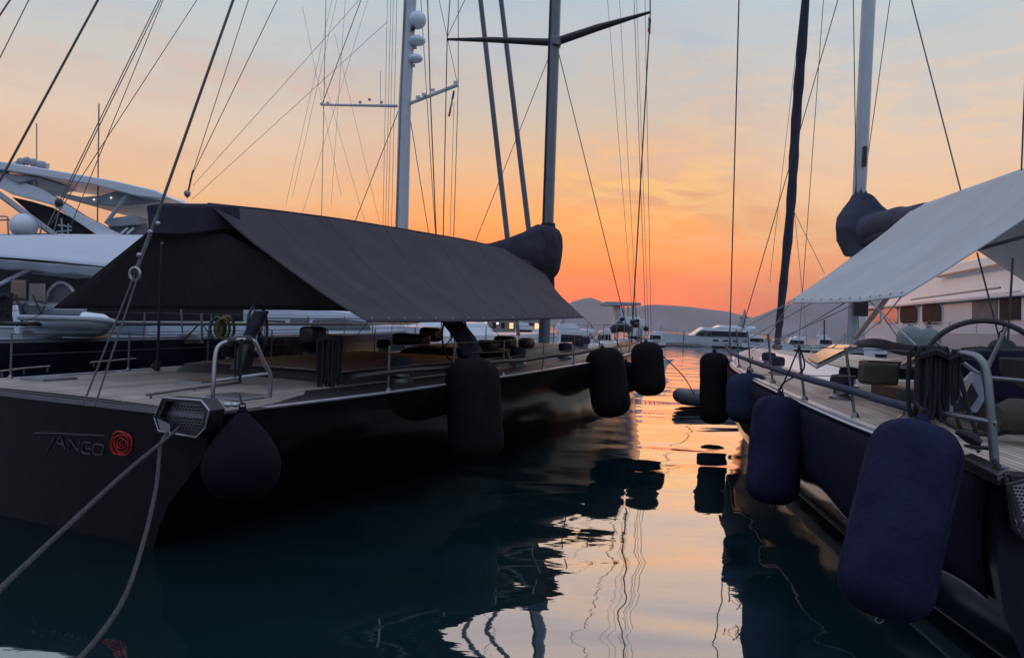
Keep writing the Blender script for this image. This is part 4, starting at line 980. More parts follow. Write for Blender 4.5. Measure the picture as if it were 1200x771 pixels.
def rwin(x0, x1, y0, y1, m, rc=.28, nm='window'):
    # rounded window set into the cabin side, corners from pixels on that side
    def rect(off, grow):
        out = []
        a, b, c, d_ = PS(x0, y1, W, sL+off), PS(x1, y1, W, sL+off), PS(x1, y0, W, sL+off), PS(x0, y0, W, sL+off)
        cs = [a, b, c, d_]; cen = (a+b+c+d_)/4
        cs = [cen+(q-cen)*(1+grow) for q in cs]
        for i in range(4):
            p0, p, p1 = cs[i-1], cs[i], cs[(i+1) % 4]
            for k in range(6):
                u = k/5; q0 = lerp(p, p0, rc); q1 = lerp(p, p1, rc); out.append((1-u)**2*q0 + 2*u*(1-u)*p + u*u*q1)
        return out
    fr_ = part(nm, MB().prism(rect(-.035, .10), W.s*.05), M_whiter, my, bevel=.01)
    part('pane', MB().prism(rect(-.05, 0), W.s*.03), m, fr_)
rwin(1023, 1031, 364, 379, M_hatch); rwin(1035, 1051.5, 361, 378.5, M_hatch); rwin(1054.5, 1075, 358.5, 379, M_glass); rwin(1080.5, 1103, 356, 380, M_glass)  # two left panes carry the painted sunset reflection, the others stay dark
def flatwin(x0, x1, ya, yb, yc, yd, m, nm='saloon_window'):
    q = [PS(x0, ya, W, sL-.03), PS(x1, yb, W, sL-.03), PS(x1, yc, W, sL-.03), PS(x0, yd, W, sL-.03)]
    part(nm, MB().prism(q, W.s*.04), m, my)
flatwin(1139, 1168, 348, 344, 377, 377, M_gglass); flatwin(1171, 1195, 344, 341, 376, 376.5, M_glass)
GF3 = 'round fenders along the white motor yacht on the right'
fender('round_fender', P(1067, 382, 17.6), P(1067, 412, 17.5), .30, M_teal, 'larger grey-green ball fender under the white motor yacht windows, leftmost of three', PS(1064, 375, W, sL-.3), GF3, 'ball')
fender('round_fender', P(1089, 384, 16.8), P(1089, 412, 16.8), .24, M_teal, 'paler grey ball fender just right of the grey-green one at the white motor yacht', PS(1089, 374, W, sL-.3), GF3, 'ball')
fender('round_fender', P(1174, 397, 11.5), P(1174, 420, 11.5), .19, M_teal, 'grey ball fender seen through the arc of the big right steering wheel', P(1176, 380, 12), GF3, 'ball')
wr_ = MB()
for i in range(8):
    t_ = i*2.2-2; wr_.tube([W(t_, -3.36, 3.12), W(t_, -3.36, 3.5)], .012, 6)
wr_.tube([W(-3, -3.36, 3.5), W(14, -3.36, 3.5)], .014, 6)
part('side_rail', wr_, M_steel, my)

# ================================================================== 4. DARK BLUE YACHT beyond the port side of the black yacht
B = Frame(-13.4, 12.2, 22.0)
bb = smoothtable([(0, 2.7), (3, 2.95), (10, 3.05), (16, 2.8), (21, 1.7), (24, .5), (25, .03)]); bz = lambda t: 2.18 + .3*(max(t, 0)/25)
by = thing('sailing_yacht', 'dark blue yacht with blue-grey deck lying just beyond the black yacht stern deck', 'sailing yacht', B.o, -B.th)
part('hull', hull_mesh(B, 25, bb, bz, n=30, rake=.5, trans=.3), M_hull2, by)
part('deck', deck_mesh(B, .02, 24.5, lambda t: -bb(t)+.02, lambda t: bb(t)-.02, lambda t: bz(t)+.006), M_bluedeck, by, solid=.02)
part('cap_rail', strip(B, .2, 24.6, bb, lambda t: bz(t)+.03, 1, .06, .04), M_dsteel, by)
part('cap_rail', strip(B, .2, 24.6, bb, lambda t: bz(t)+.03, -1, .06, .04), M_dsteel, by)
part('coachroof', slab(B, 8, 15, -1.4, 1.4, lambda t: bz(t)+.02, lambda t: bz(t)+.32, ins=.25), M_bluedeck, by, bevel=.05)
stanchions(B, bb, bz, 1, [.6+2.0*i for i in range(12)], by, h=.62, wires=(1.0,), wm=M_wire)
part('padded_guard_rope', MB().tube([B(t, bb(t)-.12, bz(t)+.36) for t in [.6+.8*i for i in range(29)]], .04, 8), M_carbon, by)
bmast = part('mast', MB().tube([B(14.5, 0, 2.3), B(14.5, 0, 34)], [.18, .12], 12), M_mast, by) if False else None
def seg(a, b, Ya, Yb, r, parent, m=M_wire, ext=1.0, name='stay'):
    q0, q1 = P(a[0], a[1], Ya), P(b[0], b[1], Yb); part(name, MB().tube([q1+(q0-q1)*ext, q1], r, 6), m, parent)
seg((115, 0), (-140, 470), 12.5, 10.4, .018, by, ext=1.8, name='backstay')
seg((12, 0), (-8, 30), 12.5, 12, .014, by, ext=1.8); seg((34, 0), (0, 68), 14, 13, .009, by, ext=1.8)
# things on its deck
wc = part('winch_cover', MB().lathe([(.34, 0), (.33, .10), (.22, .2), (.04, .24)], P(221, 402, 18.5), n=18), M_carbon, by)
seg((236, 367), (237, 401), 17.6, 17.6, .03, by, M_dsteel, name='deck_post'); seg((212, 362), (214, 391), 18, 18, .02, by, M_dsteel, name='deck_post')
part('post_arm', MB().tube([P(232, 381, 17.6), P(216, 398, 17.6)], .018, 6).tube([P(238, 381, 17.6), P(250, 398, 17.6)], .014, 6), M_rope, by)
coil('rope_coil', 8, 347, 14.4, .20, .42, 'black rope bundle hung on a guard rail at the far left edge', 9, seed=8, r=.02)
coil('rope_coil', 57, 398, 13.6, .05, .24, 'short black line knotted on the guard rail in front of the white dinghy', 3, seed=9, r=.012) if False else None
# hose on a reel
hz = thing('hose_reel', 'green and yellow garden hose coiled on a stand under the dark awning', 'hose reel', P(258, 402, 17.4))
hc = P(259, 385, 17.4)
for k, (m, rr_, x) in enumerate(((M_yellow, .20, .05), (M_yellow, .24, .12), (mat('green_hose', (0.03, 0.07, 0.06), .6), .22, -.12), (MATS['green_hose'], .17, -.05))):
    part('hose_loop', MB().tube([hc+Vector((x+math.cos(a)*rr_*.7, .03*k, math.sin(a)*rr_*1.15)) for a in [i*math.pi/12 for i in range(24)]], .035, 8, closed=True), m, hz)
part('reel_stand', MB().tube([hc+Vector((0, .1, .3)), hc+Vector((0, .1, -.4))], .03, 8), M_dsteel, hz)

# ================================================================== 5. WHITE YACHT with pale canopy, far left
C = Frame(-16.0, 18.2, 20.0)
cb = table([(-3, 3.0), (8, 3.1), (14, 2.4), (18, .1)]); cz = lambda t: 2.2+.02*t
wy = thing('motor_yacht', 'white motor yacht with pale cloth canopy and folding chairs at the far left', 'motor yacht', C.o, -C.th)
part('hull', hull_mesh(C, 18, cb, cz, n=24, rake=1), M_white, wy)
part('deck', deck_mesh(C, .02, 17.5, lambda t: -cb(t), cb, lambda t: cz(t)+.01), M_wgrey, wy, solid=.02)
def pxprism(pts, Y, dY, mb=None): return (mb or MB()).prism([P(x, y, Y) for x, y in pts], (0, dY, 0))
# canopy: bowed cloth with a dropped valance
def canf(u, v):
    near = lerp(P(-90, 296, 16.5), P(172, 318, 16.8), u); far = lerp(P(-90, 279, 20), P(196, 276, 20.4), u)
    p = lerp(near, far, v); return p + Vector((0, 0, .12*math.sin(math.pi*v)+.05*math.sin(math.pi*u)))
cn = part('canopy', MB().patch(canf, 24, 12), M_awnw, wy, solid=.01)
def valf(u, v):
    a = lerp(P(-90, 296, 16.5), P(172, 318, 16.8), u); b = lerp(P(-90, 307, 16.6), P(172, 329, 16.9), u)
    return lerp(a, b, v) + Vector((0, .04*math.sin(u*40), .02*math.sin(u*30)*v))
part('canopy_valance', MB().patch(valf, 40, 4), M_wgrey, cn, solid=.006)
for a_, b_, r_ in (((110, 312), (106, 345), .02), ((122, 314), (128, 345), .02), ((-10, 338), (38, 314), .045)): part('canopy_pole', MB().tube([P(*a_, 17), P(*b_, 17)], r_, 8), M_alloy, cn)
part('saloon', MB().box(C(8.2, 0, 3.2), (5.2, 6, 2.1), C), M_glass, wy, label='dark glazed saloon under the canopy', bevel=.05)
pxs = pxprism([(36, 318), (64, 316), (70, 319), (37, 321)], 19, 2.0); part('ceiling_lamp_panel', pxs, M_cream, wy)
# curved windscreen frame
part('windscreen_frame', MB().tube(curve([P(52, 356, 17.2), P(58, 340, 17.2), P(70, 331, 17.2), P(82, 336, 17.2), P(88, 347, 17.2), P(90, 356, 17.2)], 5), .035, 8), M_alloy, wy)
part('windscreen', pxprism([(53, 356), (59, 341), (70, 333), (81, 337), (88, 348), (89, 356)], 17.25, .02), M_gglass, wy)
part('side_locker', MB().tube([P(18, 360, 17), P(100, 364, 17.4)], .16, 12), M_wgrey, wy)
# folding chairs
def chair(px, py, Y, label, m, w=.5):
    b = P(px, py, Y); e = thing('deck_chair', label, 'chair', b-Vector((0, 0, .9)), -C.th, 'folding chairs on the white yacht at far left')
    part('backrest', MB().patch(lambda u, v: b + C.s*(u-.5)*w + Vector((0, .06*math.sin(math.pi*u), -.02-.42*v)), 8, 6), m, e, solid=.02)
    part('seat', MB().box(b+Vector((0, -.22, -.50)), (w, .44, .03), C), m, e)
    lg = MB()
    for sx in (-1, 1):
        lg.tube([b+C.s*sx*w*.5, b+C.s*sx*w*.5+Vector((0, .02, -.5)), b+C.s*sx*w*.5+Vector((0, -.4, -.9))], .014, 6)
        lg.tube([b+C.s*sx*w*.5+Vector((0, -.44, -.3)), b+C.s*sx*w*.5+Vector((0, .05, -.9))], .014, 6)
    part('frame', lg, M_carbon, e)
chair(22, 327, 16.6, 'tan cloth folding chair nearest the left edge, turned its back to us', M_tan, .44)
chair(44, 331, 17.0, 'cream cloth folding chair right of the tan one under the pale canopy', M_cream, .50)
# white tender on chocks
td = thing('tender', 'small white tender boat carried on the side deck under the pale canopy', 'dinghy', P(80, 395, 15.6), -R(4))
part('tender_hull', MB().hexa([P(46, 395, 15.2), P(122, 394, 15.2), P(122, 394, 16.6), P(46, 395, 16.6)], [P(24, 374, 14.9), P(137, 378, 14.9), P(137, 378, 16.9), P(24, 374, 16.9)]), M_white, td, bevel=.10)
part('tender_tube', MB().tube(curve([P(22, 372, 15.0), P(75, 373, 14.9), P(120, 375, 14.9), P(136, 378, 15.0)], 5), .055, 10), M_wgrey, td)
part('tender_cover', MB().hexa([P(90, 375, 15.1), P(136, 377, 15.1), P(136, 377, 16.6), P(90, 375, 16.6)], [P(96, 365, 15.3), P(122, 368, 15.3), P(122, 368, 16.3), P(96, 365, 16.3)]), M_white, td, bevel=.05)
part('tender_stripe', MB().tube([P(30, 383, 14.98), P(135, 385, 14.98)], .02, 6), M_dsteel, td)
for x_ in (50, 105): part('tender_chock', MB().box(P(x_, 391, 15.6), (.5, .5, .15)), M_dsteel, td)
part('tender_support', MB().tube([P(22, 392, 15.2), P(17, 358, 15.2)], .06, 8), M_white, td)
# stays of that yacht with a dark block
blk = P(69, 238, 17.5)
for a, b, ya, yb, r_ in (((186, 0), (71, 234), 21, 17.6, .012), ((189, 0), (73, 236), 21, 17.6, .012), ((231, 0), (60, 262), 22, 17.4, .010), ((190, 3), (84, 262), 21, 17.6, .010)):
    seg(a, b, ya, yb, r_, wy, ext=1.7)
part('rigging_block', MB().ball(blk, .09, zs=1.2), M_carbon, wy)
seg((68, 240), (52, 272), 17.5, 17.4, .01, wy, M_wirel); seg((71, 240), (62, 276), 17.5, 17.4, .01, wy, M_wirel)

# ================================================================== 6. FLYBRIDGE MOTOR YACHT behind, far left
fy = thing('motor_yacht', 'white flybridge motor yacht with long thin hardtop and slanting arch, upper left', 'motor yacht', (-26, 27, 0))
part('hull', MB().hexa([(-52, 28, 0), (-12, 28, 0), (-12, 33, 0), (-52, 33, 0)], [(-52, 27.5, 3.2), (-10, 27.5, 3.2), (-10, 33.5, 3.2), (-52, 33.5, 3.2)]), M_white, fy, bevel=.1)
part('lower_deckhouse', MB().hexa([(-52, 28.5, 3.2), (-15.5, 28.5, 3.2), (-15.5, 32.5, 3.2), (-52, 32.5, 3.2)], [(-52, 28.8, 5.4), (-17.0, 28.8, 5.4), (-17.0, 32.2, 5.4), (-52, 32.2, 5.4)]), M_glass, fy, bevel=.1)
part('flybridge_floor', pxprism([(-260, 281), (-260, 300), (168, 292), (176, 282), (165, 276), (40, 273)], 27.0, 6), M_white, fy, bevel=.05)
part('hardtop', pxprism([(-200, 160), (0, 189), (60, 199), (130, 211), (182, 223), (199, 231.5), (198, 234), (160, 230), (110, 217), (50, 207), (0, 199), (-200, 178)], 27.0, 4.5), M_white, fy, bevel=.04)
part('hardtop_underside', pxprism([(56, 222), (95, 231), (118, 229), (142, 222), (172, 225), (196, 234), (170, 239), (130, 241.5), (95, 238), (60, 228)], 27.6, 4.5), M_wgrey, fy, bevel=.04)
part('side_fin', pxprism([(-60, 180), (4, 201), (16, 209), (50, 222), (96, 252), (143, 276), (114, 276), (60, 240), (14, 228), (-40, 200)], 27.3, .35), M_white, fy, bevel=.04)
part('side_fin_glass', pxprism([(14, 231), (36, 236), (60, 243), (88, 258), (116, 274), (66, 275), (44, 258)], 27.45, .1), M_glass, fy)
part('inner_arch', pxprism([(0, 203), (22, 205), (45, 208), (30, 213), (20, 215), (8, 208)], 27.2, 2.5), M_wgrey, fy, bevel=.03)
part('arch_strut', MB().tube([P(-6, 224, 27), P(66, 277, 27)], .11, 8), M_wgrey, fy)
part('hardtop_strut', MB().tube([P(153, 224, 27.2), P(124, 262, 27.2)], .07, 8), M_wgrey, fy)
part('sun_seat', pxprism([(125, 256), (158, 252), (160, 263), (126, 266)], 27.4, 1.2), M_wgrey, fy, bevel=.04)
part('windscreen', pxprism([(122, 267), (170, 262), (176, 270), (174, 278), (140, 278)], 27.6, .1), M_gglass, fy)
part('windscreen_post', MB().tube([P(142, 274, 27.5), P(150, 267, 27.5)], .04, 6).tube([P(149, 274, 27.5), P(157, 267, 27.5)], .04, 6), M_white, fy)
part('satellite_dome', MB().ball(P(28, 265, 26.6), .44, n=20), M_white, fy)
part('canvas_roll', MB().tube(curve([P(18, 195, 27.2), P(28, 189, 27.2), P(40, 191, 27.3), P(56, 196, 27.4)], 5), [.14+.03*math.sin(i*2.1) for i in range(16)], 10), M_wgrey, fy)
part('antenna', MB().tube([P(43, 233, 27.5), P(43, 145, 27.5)], .02, 5).tube([P(114, 272, 27.5), P(116, 122, 27.5)], .025, 5), M_wirel, fy)
for q_ in ([(-40, 252), (8, 254), (14, 262)], [(9, 254), (10, 278)], [(-40, 258), (8, 258)], [(44, 258), (48, 270), (47, 278)]): part('flybridge_rail', MB().tube([P(x, y, 26.8) for x, y in q_], .03, 6), M_steel, fy)
part('roof_lamp', MB().ball(P(110, 234, 27.55), .03, n=8).ball(P(130, 232, 27.55), .03, n=8).ball(P(155, 227, 27.55), .05, n=8).ball(P(164, 226, 27.55), .05, n=8), M_lampw, fy)
part('deck_clutter', MB().tube([P(66, 272, 26.9), P(84, 270, 26.9)], .03, 6).tube([P(68, 264, 26.9), P(84, 266, 26.9)], .03, 6).tube([P(72, 256, 26.9), P(73, 274, 26.9)], .03, 6).tube([P(80, 262, 26.9), P(80, 274, 26.9)], .03, 6), M_wgrey, fy)

# ================================================================== 7. WHITE CRUISER behind the awning (long white side, vents, windows)
cr = thing('motor_yacht', 'long white motor yacht with louvred side, seen under the dark awning', 'motor yacht', P(320, 400, 31))
YC = 30.0
part('hull', MB().hexa([P(150, 392, YC)*1, P(500, 397, YC), P(500, 397, YC)+Vector((0, 5, 0)), P(150, 392, YC)+Vector((0, 5, 0))], [P(150, 366, YC), P(500, 384, YC), P(500, 384, YC)+Vector((0, 5, 0)), P(150, 366, YC)+Vector((0, 5, 0))]), M_white, cr)
hb = MB().hexa([P(150, 470, YC), P(500, 470, YC), P(500, 470, YC)+Vector((0, 5, 0)), P(150, 470, YC)+Vector((0, 5, 0))], [P(150, 392, YC), P(500, 397, YC), P(500, 397, YC)+Vector((0, 5, 0)), P(150, 392, YC)+Vector((0, 5, 0))])
part('lower_hull', hb, M_wgrey, cr)
part('superstructure', pxprism([(150, 352), (300, 356), (415, 366), (438, 376), (438, 386), (150, 386)], YC-.02, 4), M_white, cr, bevel=.04)
for i in range(4):
    part('vent_louvre', pxprism([(305-i*1.5, 375.5+i*2.6), (334, 376+i*2.6), (334, 377.4+i*2.6), (305-i*1.5, 377+i*2.6)], YC-.06, .05), M_black, cr)
wnd = part('window', pxprism([(340, 374), (363, 374.3), (358, 386), (339, 386)], YC-.06, .05), M_gglass, cr)
part('window', pxprism([(367, 375), (395, 374), (432, 377), (434, 386), (362, 386)], YC-.06, .05), M_gglass, cr)
part('hull_port', pxprism([(306, 393), (320, 393.5), (319, 397.5), (307, 397)], YC-.04, .05), M_glass, cr)
part('side_rail', MB().tube([P(150, 384, YC-.2), P(440, 389, YC-.2)], .03, 6).tube([P(150, 378, YC-.2), P(300, 381, YC-.2)], .02, 6), M_dsteel, cr)
part('deck_line', MB().tube([P(150, 375, YC-.05), P(300, 372, YC-.05), P(440, 373, YC-.05)], .03, 6), M_wgrey, cr)
part('name_lights', MB().box(P(162, 365.5, 21.9), (.08, .02, .14)).box(P(167, 366, 21.9), (.12, .02, .08)).box(P(173, 366.5, 21.9), (.12, .02, .12)).box(P(178, 366, 21.9), (.08, .02, .14)).box(P(184, 367, 21.9), (.05, .02, .05)), M_neon, cr) if False else None
sg = thing('lit_sign', 'small amber lit sign glowing under the lower edge of the dark awning at left', 'sign', P(170, 372, 29))
part('sign_board', MB().box(P(190, 366, 29), (2.4, .08, .36)), M_olive, sg)
part('sign_lights', MB().box(P(163, 365.5, 28.9), (.14, .03, .16)).box(P(168, 366.5, 28.9), (.10, .03, .10)).box(P(172.5, 366, 28.9), (.14, .03, .18)).box(P(177.5, 366, 28.9), (.12, .03, .16)), M_neon, sg)

# ================================================================== 8. WHITE-MASTED SAILING YACHT with radar domes
K = Frame(-9.5, 38.0, 32)
kb = table([(-2, 2.6), (8, 3.2), (16, 2.6), (24, .1)]); kz = lambda t: 1.9+.02*t
ky = thing('sailing_yacht', 'sailing yacht behind the dark awning, its tall white mast carrying three radar domes', 'sailing yacht', K.o, -K.th)
part('hull', hull_mesh(K, 24, kb, kz, n=20), M_white, ky)
part('deck', deck_mesh(K, .02, 23, lambda t: -kb(t), kb, lambda t: kz(t)+.01), M_wgrey, ky, solid=.02)
part('coachroof', slab(K, 5, 13, -1.8, 1.8, lambda t: kz(t), lambda t: kz(t)+.8, ins=.4), M_white, ky, bevel=.05)
YM = 42.0
km = part('mast', MB().tube([P(467, 400, YM), P(471, 268, YM), P(474.5, 120, YM), P(481, 0, YM), P(516, -700, YM)], [.36, .36, .35, .34, .22], 14), M_wmast, ky)
part('mast_track', MB().tube([P(464, 268, YM-.3), P(474, 0, YM-.3)], .05, 6), M_dsteel, km)
part('crosstree', MB().tube([P(376, 123, YM), P(466, 124.5, YM)], [.06, .09], 8), M_wmast, km)
part('crosstree', MB().tube([P(479, 122, YM), P(537, 99.5, YM-1)], [.10, .11], 8), M_wmast, km)
for x, y in ((377, 123), (384, 122), (422, 121), (433, 118), (447, 121)): part('masthead_fitting', MB().ball(P(x, y-1, YM), .09, n=8), M_wmast, km)
part('antenna', MB().tube([P(446, 122, YM), P(446, 84, YM)], .02, 5), M_wmast, km)
for x, y in ((490, 114), (497, 111), (507, 106), (534, 97)): part('masthead_fitting', MB().box(P(x, y, YM-.5), (.25, .1, .14)), M_wmast, km)
for x, y, r_ in ((489, 24, .50), (489, 48, .46), (487, 69, .40)):
    dm_ = part('radar_dome', MB().ball(P(x, y, YM-.2), r_, n=18, zs=.98 if r_ > .48 else .6), M_white, km)
    part('dome_bracket', MB().box(P(x-6, y+8, YM-.1), (.5, .2, .12)), M_dsteel, dm_)
part('mast_light', MB().ball(P(484, 34, YM-.4), .13, n=8), M_carbon, km)
for (a, b), r_ in ((((563, -1), (595, 282)), .15), (((587, -1), (620, 272)), .15)):
    q0, q1 = P(a[0], a[1], 46), P(b[0], b[1], 48); q2 = q1 + (q1-q0)*.42
    part('furled_headsail', MB().tube([q2, q1, q0, q1+(q0-q1)*2.6], [r_*.8, r_*1.15, r_, r_*.6], 10), M_mast, ky)
def kst(pts, r=.02, m=M_wirel, ext=1.0, Y=YM, name='stay'):
    q = [P(x, y, Y) for x, y in pts]; q[0] = q[1] + (q[0]-q[1])*ext; part(name, MB().tube(q, r, 5), m, ky)
kst([(382, -2), (374, 395)], .018, M_wire, 1.6, name='shroud'); kst([(424, -2), (378, 121)], .022, M_wire, 1.6, name='shroud')
for x0, x1 in ((454, 448), (458, 451), (461, 454), (465, 458)): kst([(x0, -2), (x1, 300)], .014, M_wirel, 1.6, name='halyard')
kst([(493, -2), (506, 210), (512, 300)], .022, M_wirel, 1.6); kst([(501, -2), (504, 105), (512, 300)], .034, M_wire, 1.6)
kst([(537, -2), (537, 98), (531, 300)], .022, M_wire, 1.6, name='shroud'); kst([(514, -2), (536, 98)], .018, M_wirel, 1.6)
kst([(532, 120), (527, 290)], .014, M_wirel)
kst([(467, 130), (412, 270)], .022, M_wire); kst([(480, 135), (505, 290)], .022, M_wire); kst([(478, 180), (477, 280)], .016, M_wirel)
flag('courtesy_flag', 531, 106, YM-.9, 'small red, white and dark flag hanging below the right arm of the white mast', [M_flag, M_flagw, M_red], -6, 30)
kst([(326, -2), (222, 212)], .02, M_wire, 1.5, 40); kst([(292, -2), (225, 205)], .02, M_wire, 1.5, 40)
kst([(372, 55), (226, 218)], .012, M_wirel, 1.6, 40); kst([(368, 104), (225, 234)], .012, M_wirel, 1.6, 40)
kst([(226, 200), (219, 232)], .05, M_wire, 1, 40); part('rigging_block', MB().ball(P(219.5, 227, 40), .18, n=8), M_dsteel, ky)
for a, b in (((395, -2), (343, 230)), ((404, 10), (388, 240)), ((404, 90), (445, 262)), ((390, 130), (428, 262)), ((380, 40), (335, 240)), ((365, 60), (400, 230)), ((419, 40), (330, 330))):
    kst([a, b], .009, M_wirel, 1.3, 40)

# ================================================================== far boats across the basin
def far_yacht(px0, px1, ywl, ytop, Y, label, flip=False, arch=True, hullm=M_white, glass=M_glass, fly=True, group='boats moored across the basin', rk=.06):
    a, b = P(px0, ywl, Y), P(px1, ywl, Y); a.z = b.z = 0
    Ln = (b-a).length; hgt = P((px0+px1)/2, ytop, Y).z; bm = Ln*.13
    if flip: fr = Frame(b.x, b.y + bm, 0)
    else: fr = Frame(a.x, a.y + bm, 0)
    dirx = -1 if flip else 1
    def w(t, s_, z): return Vector((fr.o.x + dirx*t, fr.o.y + s_, z))
    e = thing('moored_boat', label, 'boat', (fr.o.x, fr.o.y, 0), 0, group)
    mb = MB(); n = 16; hh_ = hgt*.36
    rows = []
    for i in range(n+1):
        t = Ln*i/n; u = i/n; bw = bm*(1 if u < .55 else max(.02, 1-((u-.55)/.45)**2)); zt = hh_*(1+.25*u*u)
        rows.append([w(t+rk*Ln*u**4, -bw, zt), w(t, -bw*.93, zt*.5), w(t-.02*Ln*u, -bw*.75, -.2), w(t-.02*Ln*u, bw*.75, -.2), w(t, bw*.93, zt*.5), w(t+rk*Ln*u**4, bw, zt)])
    for r_ in rows: mb.v += r_
    for i in range(n):
        for j in range(6): mb.f.append((i*6+j, i*6+(j+1) % 6, (i+1)*6+(j+1) % 6, (i+1)*6+j))
    mb.f.append(tuple(range(6))); part('hull', mb, hullm, e, sharp=50)
    def block(t0, t1, z0, z1, wd, l0, l1): return MB().hexa([w(t0, -wd, z0), w(t1, -wd, z0), w(t1, wd, z0), w(t0, wd, z0)], [w(t0+l0, -wd*.9, z1), w(t1-l1, -wd*.9, z1), w(t1-l1, wd*.9, z1), w(t0+l0, wd*.9, z1)])
    part('deckhouse', block(Ln*.16, Ln*.74, hh_*.98, hgt*.72, bm*.78, .02*Ln, .13*Ln), M_white, e, bevel=.04)
    part('window_band', block(Ln*.20, Ln*.70, hh_*1.10, hgt*.62, bm*.80, .01*Ln, .06*Ln), glass, e)
    if fly:
        part('flybridge', block(Ln*.14, Ln*.5, hgt*.72, hgt*.82, bm*.74, 0, .05*Ln), M_white, e, bevel=.03)
        if arch:
            part('radar_arch', block(Ln*.18, Ln*.26, hgt*.82, hgt*1.0, bm*.66, .04*Ln, -.01*Ln), M_wgrey, e, bevel=.03)
    part('boot_stripe', MB().hexa([w(0, -bm*.90, -.1), w(Ln*.52, -bm*.90, -.1), w(Ln*.52, bm*.90, -.1), w(0, bm*.90, -.1)], [w(-.02, -bm*.935, .28), w(Ln*.54, -bm*.935, .28), w(Ln*.54, bm*.935, .28), w(-.02, bm*.935, .28)]), M_hull2, e)
    for q_ in range(4):
        part('porthole', MB().box(w(Ln*(.24+.09*q_), -bm*.985, hh_*.72), (Ln*.05, .04+bm*.02, hh_*.13)), glass, e)
    part('rub_rail', MB().tube([w(Ln*u_/12*.9, -bm*(1 if u_/12*.9 < .55 else max(.02, 1-((u_/12*.9-.55)/.45)**2))-.03, hh_*(.98+.25*(u_/12*.9)**2)) for u_ in range(13)], .04+Ln*.001, 5), M_dsteel, e)
    rl = MB(); k = 7
    for i in range(k+1):
        u = .55+.42*i/k; bw = bm*max(.02, 1-((u-.55)/.45)**2); zt = hh_*(1+.25*u*u); rl.tube([w(Ln*u, -bw*.95, zt), w(Ln*u, -bw*.95, zt+.7)], .03, 5)
        if i: rl.tube([w(Ln*up_, -bp_*.95, zp_+.7), w(Ln*u, -bw*.95, zt+.7)], .03, 5)
        up_, bp_, zp_ = u, bw, zt
    part('bow_rail', rl, M_steel, e)
    return e, w, hgt, Ln, bm
e1, w1_, h1, l1_, b1 = far_yacht(776, 904, 403, 375, 140, 'sleek white motor yacht with dark raked windscreen at the far end of the channel', True, False)
part('radar_mast', MB().tube([P(868, 383, 101), P(872, 372, 101), P(873, 362, 101)], [.5, .3, .05], 8).tube([P(866, 372, 101), P(876, 372, 101)], .12, 6), M_dsteel, e1)
far_yacht(642, 716, 404, 370, 60, 'white cruiser with stacked pale decks just left of the boat with the tower', False, True)
e2, w2_, h2, l2_, b2 = far_yacht(712, 772, 414, 386, 62, 'white fishing boat with a tall tower and broad flat hardtop', False, False, fly=False)
part('tower_roof', pxprism([(705, 355), (711, 353), (751, 354.5), (751.5, 358), (708, 358.5)], 62, 2.4), M_wgrey, e2, bevel=.05)
part('tower', pxprism([(721, 358), (727, 358), (727, 374), (737, 388), (716, 388), (721, 374)], 62.3, 1.6), M_wgrey, e2, bevel=.04)
tp = MB()
for x in (731, 736, 741, 745): tp.tube([P(x, 372, 62.2), P(x, 358, 62.2)], .045, 6)
tp.tube([P(727, 371, 62.1), P(748, 372, 62.1)], .08, 6); tp.tube([P(714, 385, 62), P(727, 373, 62)], .10, 6)
part('tower_posts', tp, M_steel, e2)
part('tower_console', MB().box(P(737, 378, 62.3), (1.6, 1.2, .9)).box(P(746, 384, 62.3), (1.2, 1.2, 1.4)), M_white, e2, bevel=.05)
part('bimini', MB().tube([P(716, 387, 60), P(727, 382.5, 60), P(740, 387, 60)], [.25, .42, .25], 8), M_bag, e2)
e3, *_ = far_yacht(690, 784, 418, 398, 50, 'small pale boat whose bow pokes out right beyond the black yacht bow', False, False, fly=False, rk=.10)
for (a_, b_, yt, Y_, fl_, lb) in ((646, 682, 378, 120, False, 'tiny white boat behind the stacked white cruiser, left of it'), (752, 780, 384, 128, True, 'tiny white boat just right of the tall dark shroud'),
        (730, 760, 380, 112, False, 'white boat behind the fishing boat tower, right side'), (690, 722, 379, 96, True, 'white boat between the stacked cruiser and the fishing boat tower'), (1014, 1040, 392, 118, True, 'tiny pale boat under the corner of the pale grey awning')):
    far_yacht(a_, b_, 404, yt, Y_, lb, fl_, True)
lbls = ['low white motorboat behind the mast area of the black yacht at the water far side', 'pale cabin cruiser seen between the guard rails of the black yacht',
        'white motorboat half hidden by the slanting black helm seat', 'grey-white boat seen just left of the foot of the grey mast',
        'distant white motorboat seen just right of the foot of the furled headsail', 'distant white cabin boat left of the silver mast foot', 'distant pale boat right beside the foot of the silver mast',
        'small white boat below the hills just left of the furled headsail', 'dark-hulled boat seen just left of the second steering wheel', 'white boat far off below the right end of the dark awning', 'blue-hulled boat among the white ones behind the black coachroof']
for (a_, b_, yw, yt, Y_, fl_, hm_), lb in zip(((596, 650, 404, 380, 78, True, M_white), (556, 600, 404, 378, 66, False, M_white), (508, 552, 405, 374, 60, True, M_wgrey), (600, 640, 401, 372, 95, False, M_wgrey),
        (914, 950, 404, 390, 130, True, M_white), (955, 985, 404, 388, 125, False, M_white), (984, 1014, 405, 390, 120, True, M_wgrey), (872, 906, 403, 388, 135, False, M_white), (450, 512, 404, 378, 52, True, M_hull2), (655, 705, 399, 380, 105, True, M_white), (540, 580, 400, 378, 90, True, M_bluedeck)), lbls):
    far_yacht(a_, b_, yw, yt, Y_, lb, fl_, True, hm_)
# distant bare masts
for i, (x, yt, Y_) in enumerate(((572, 372, 120), (612, 371, 120))):
    pass
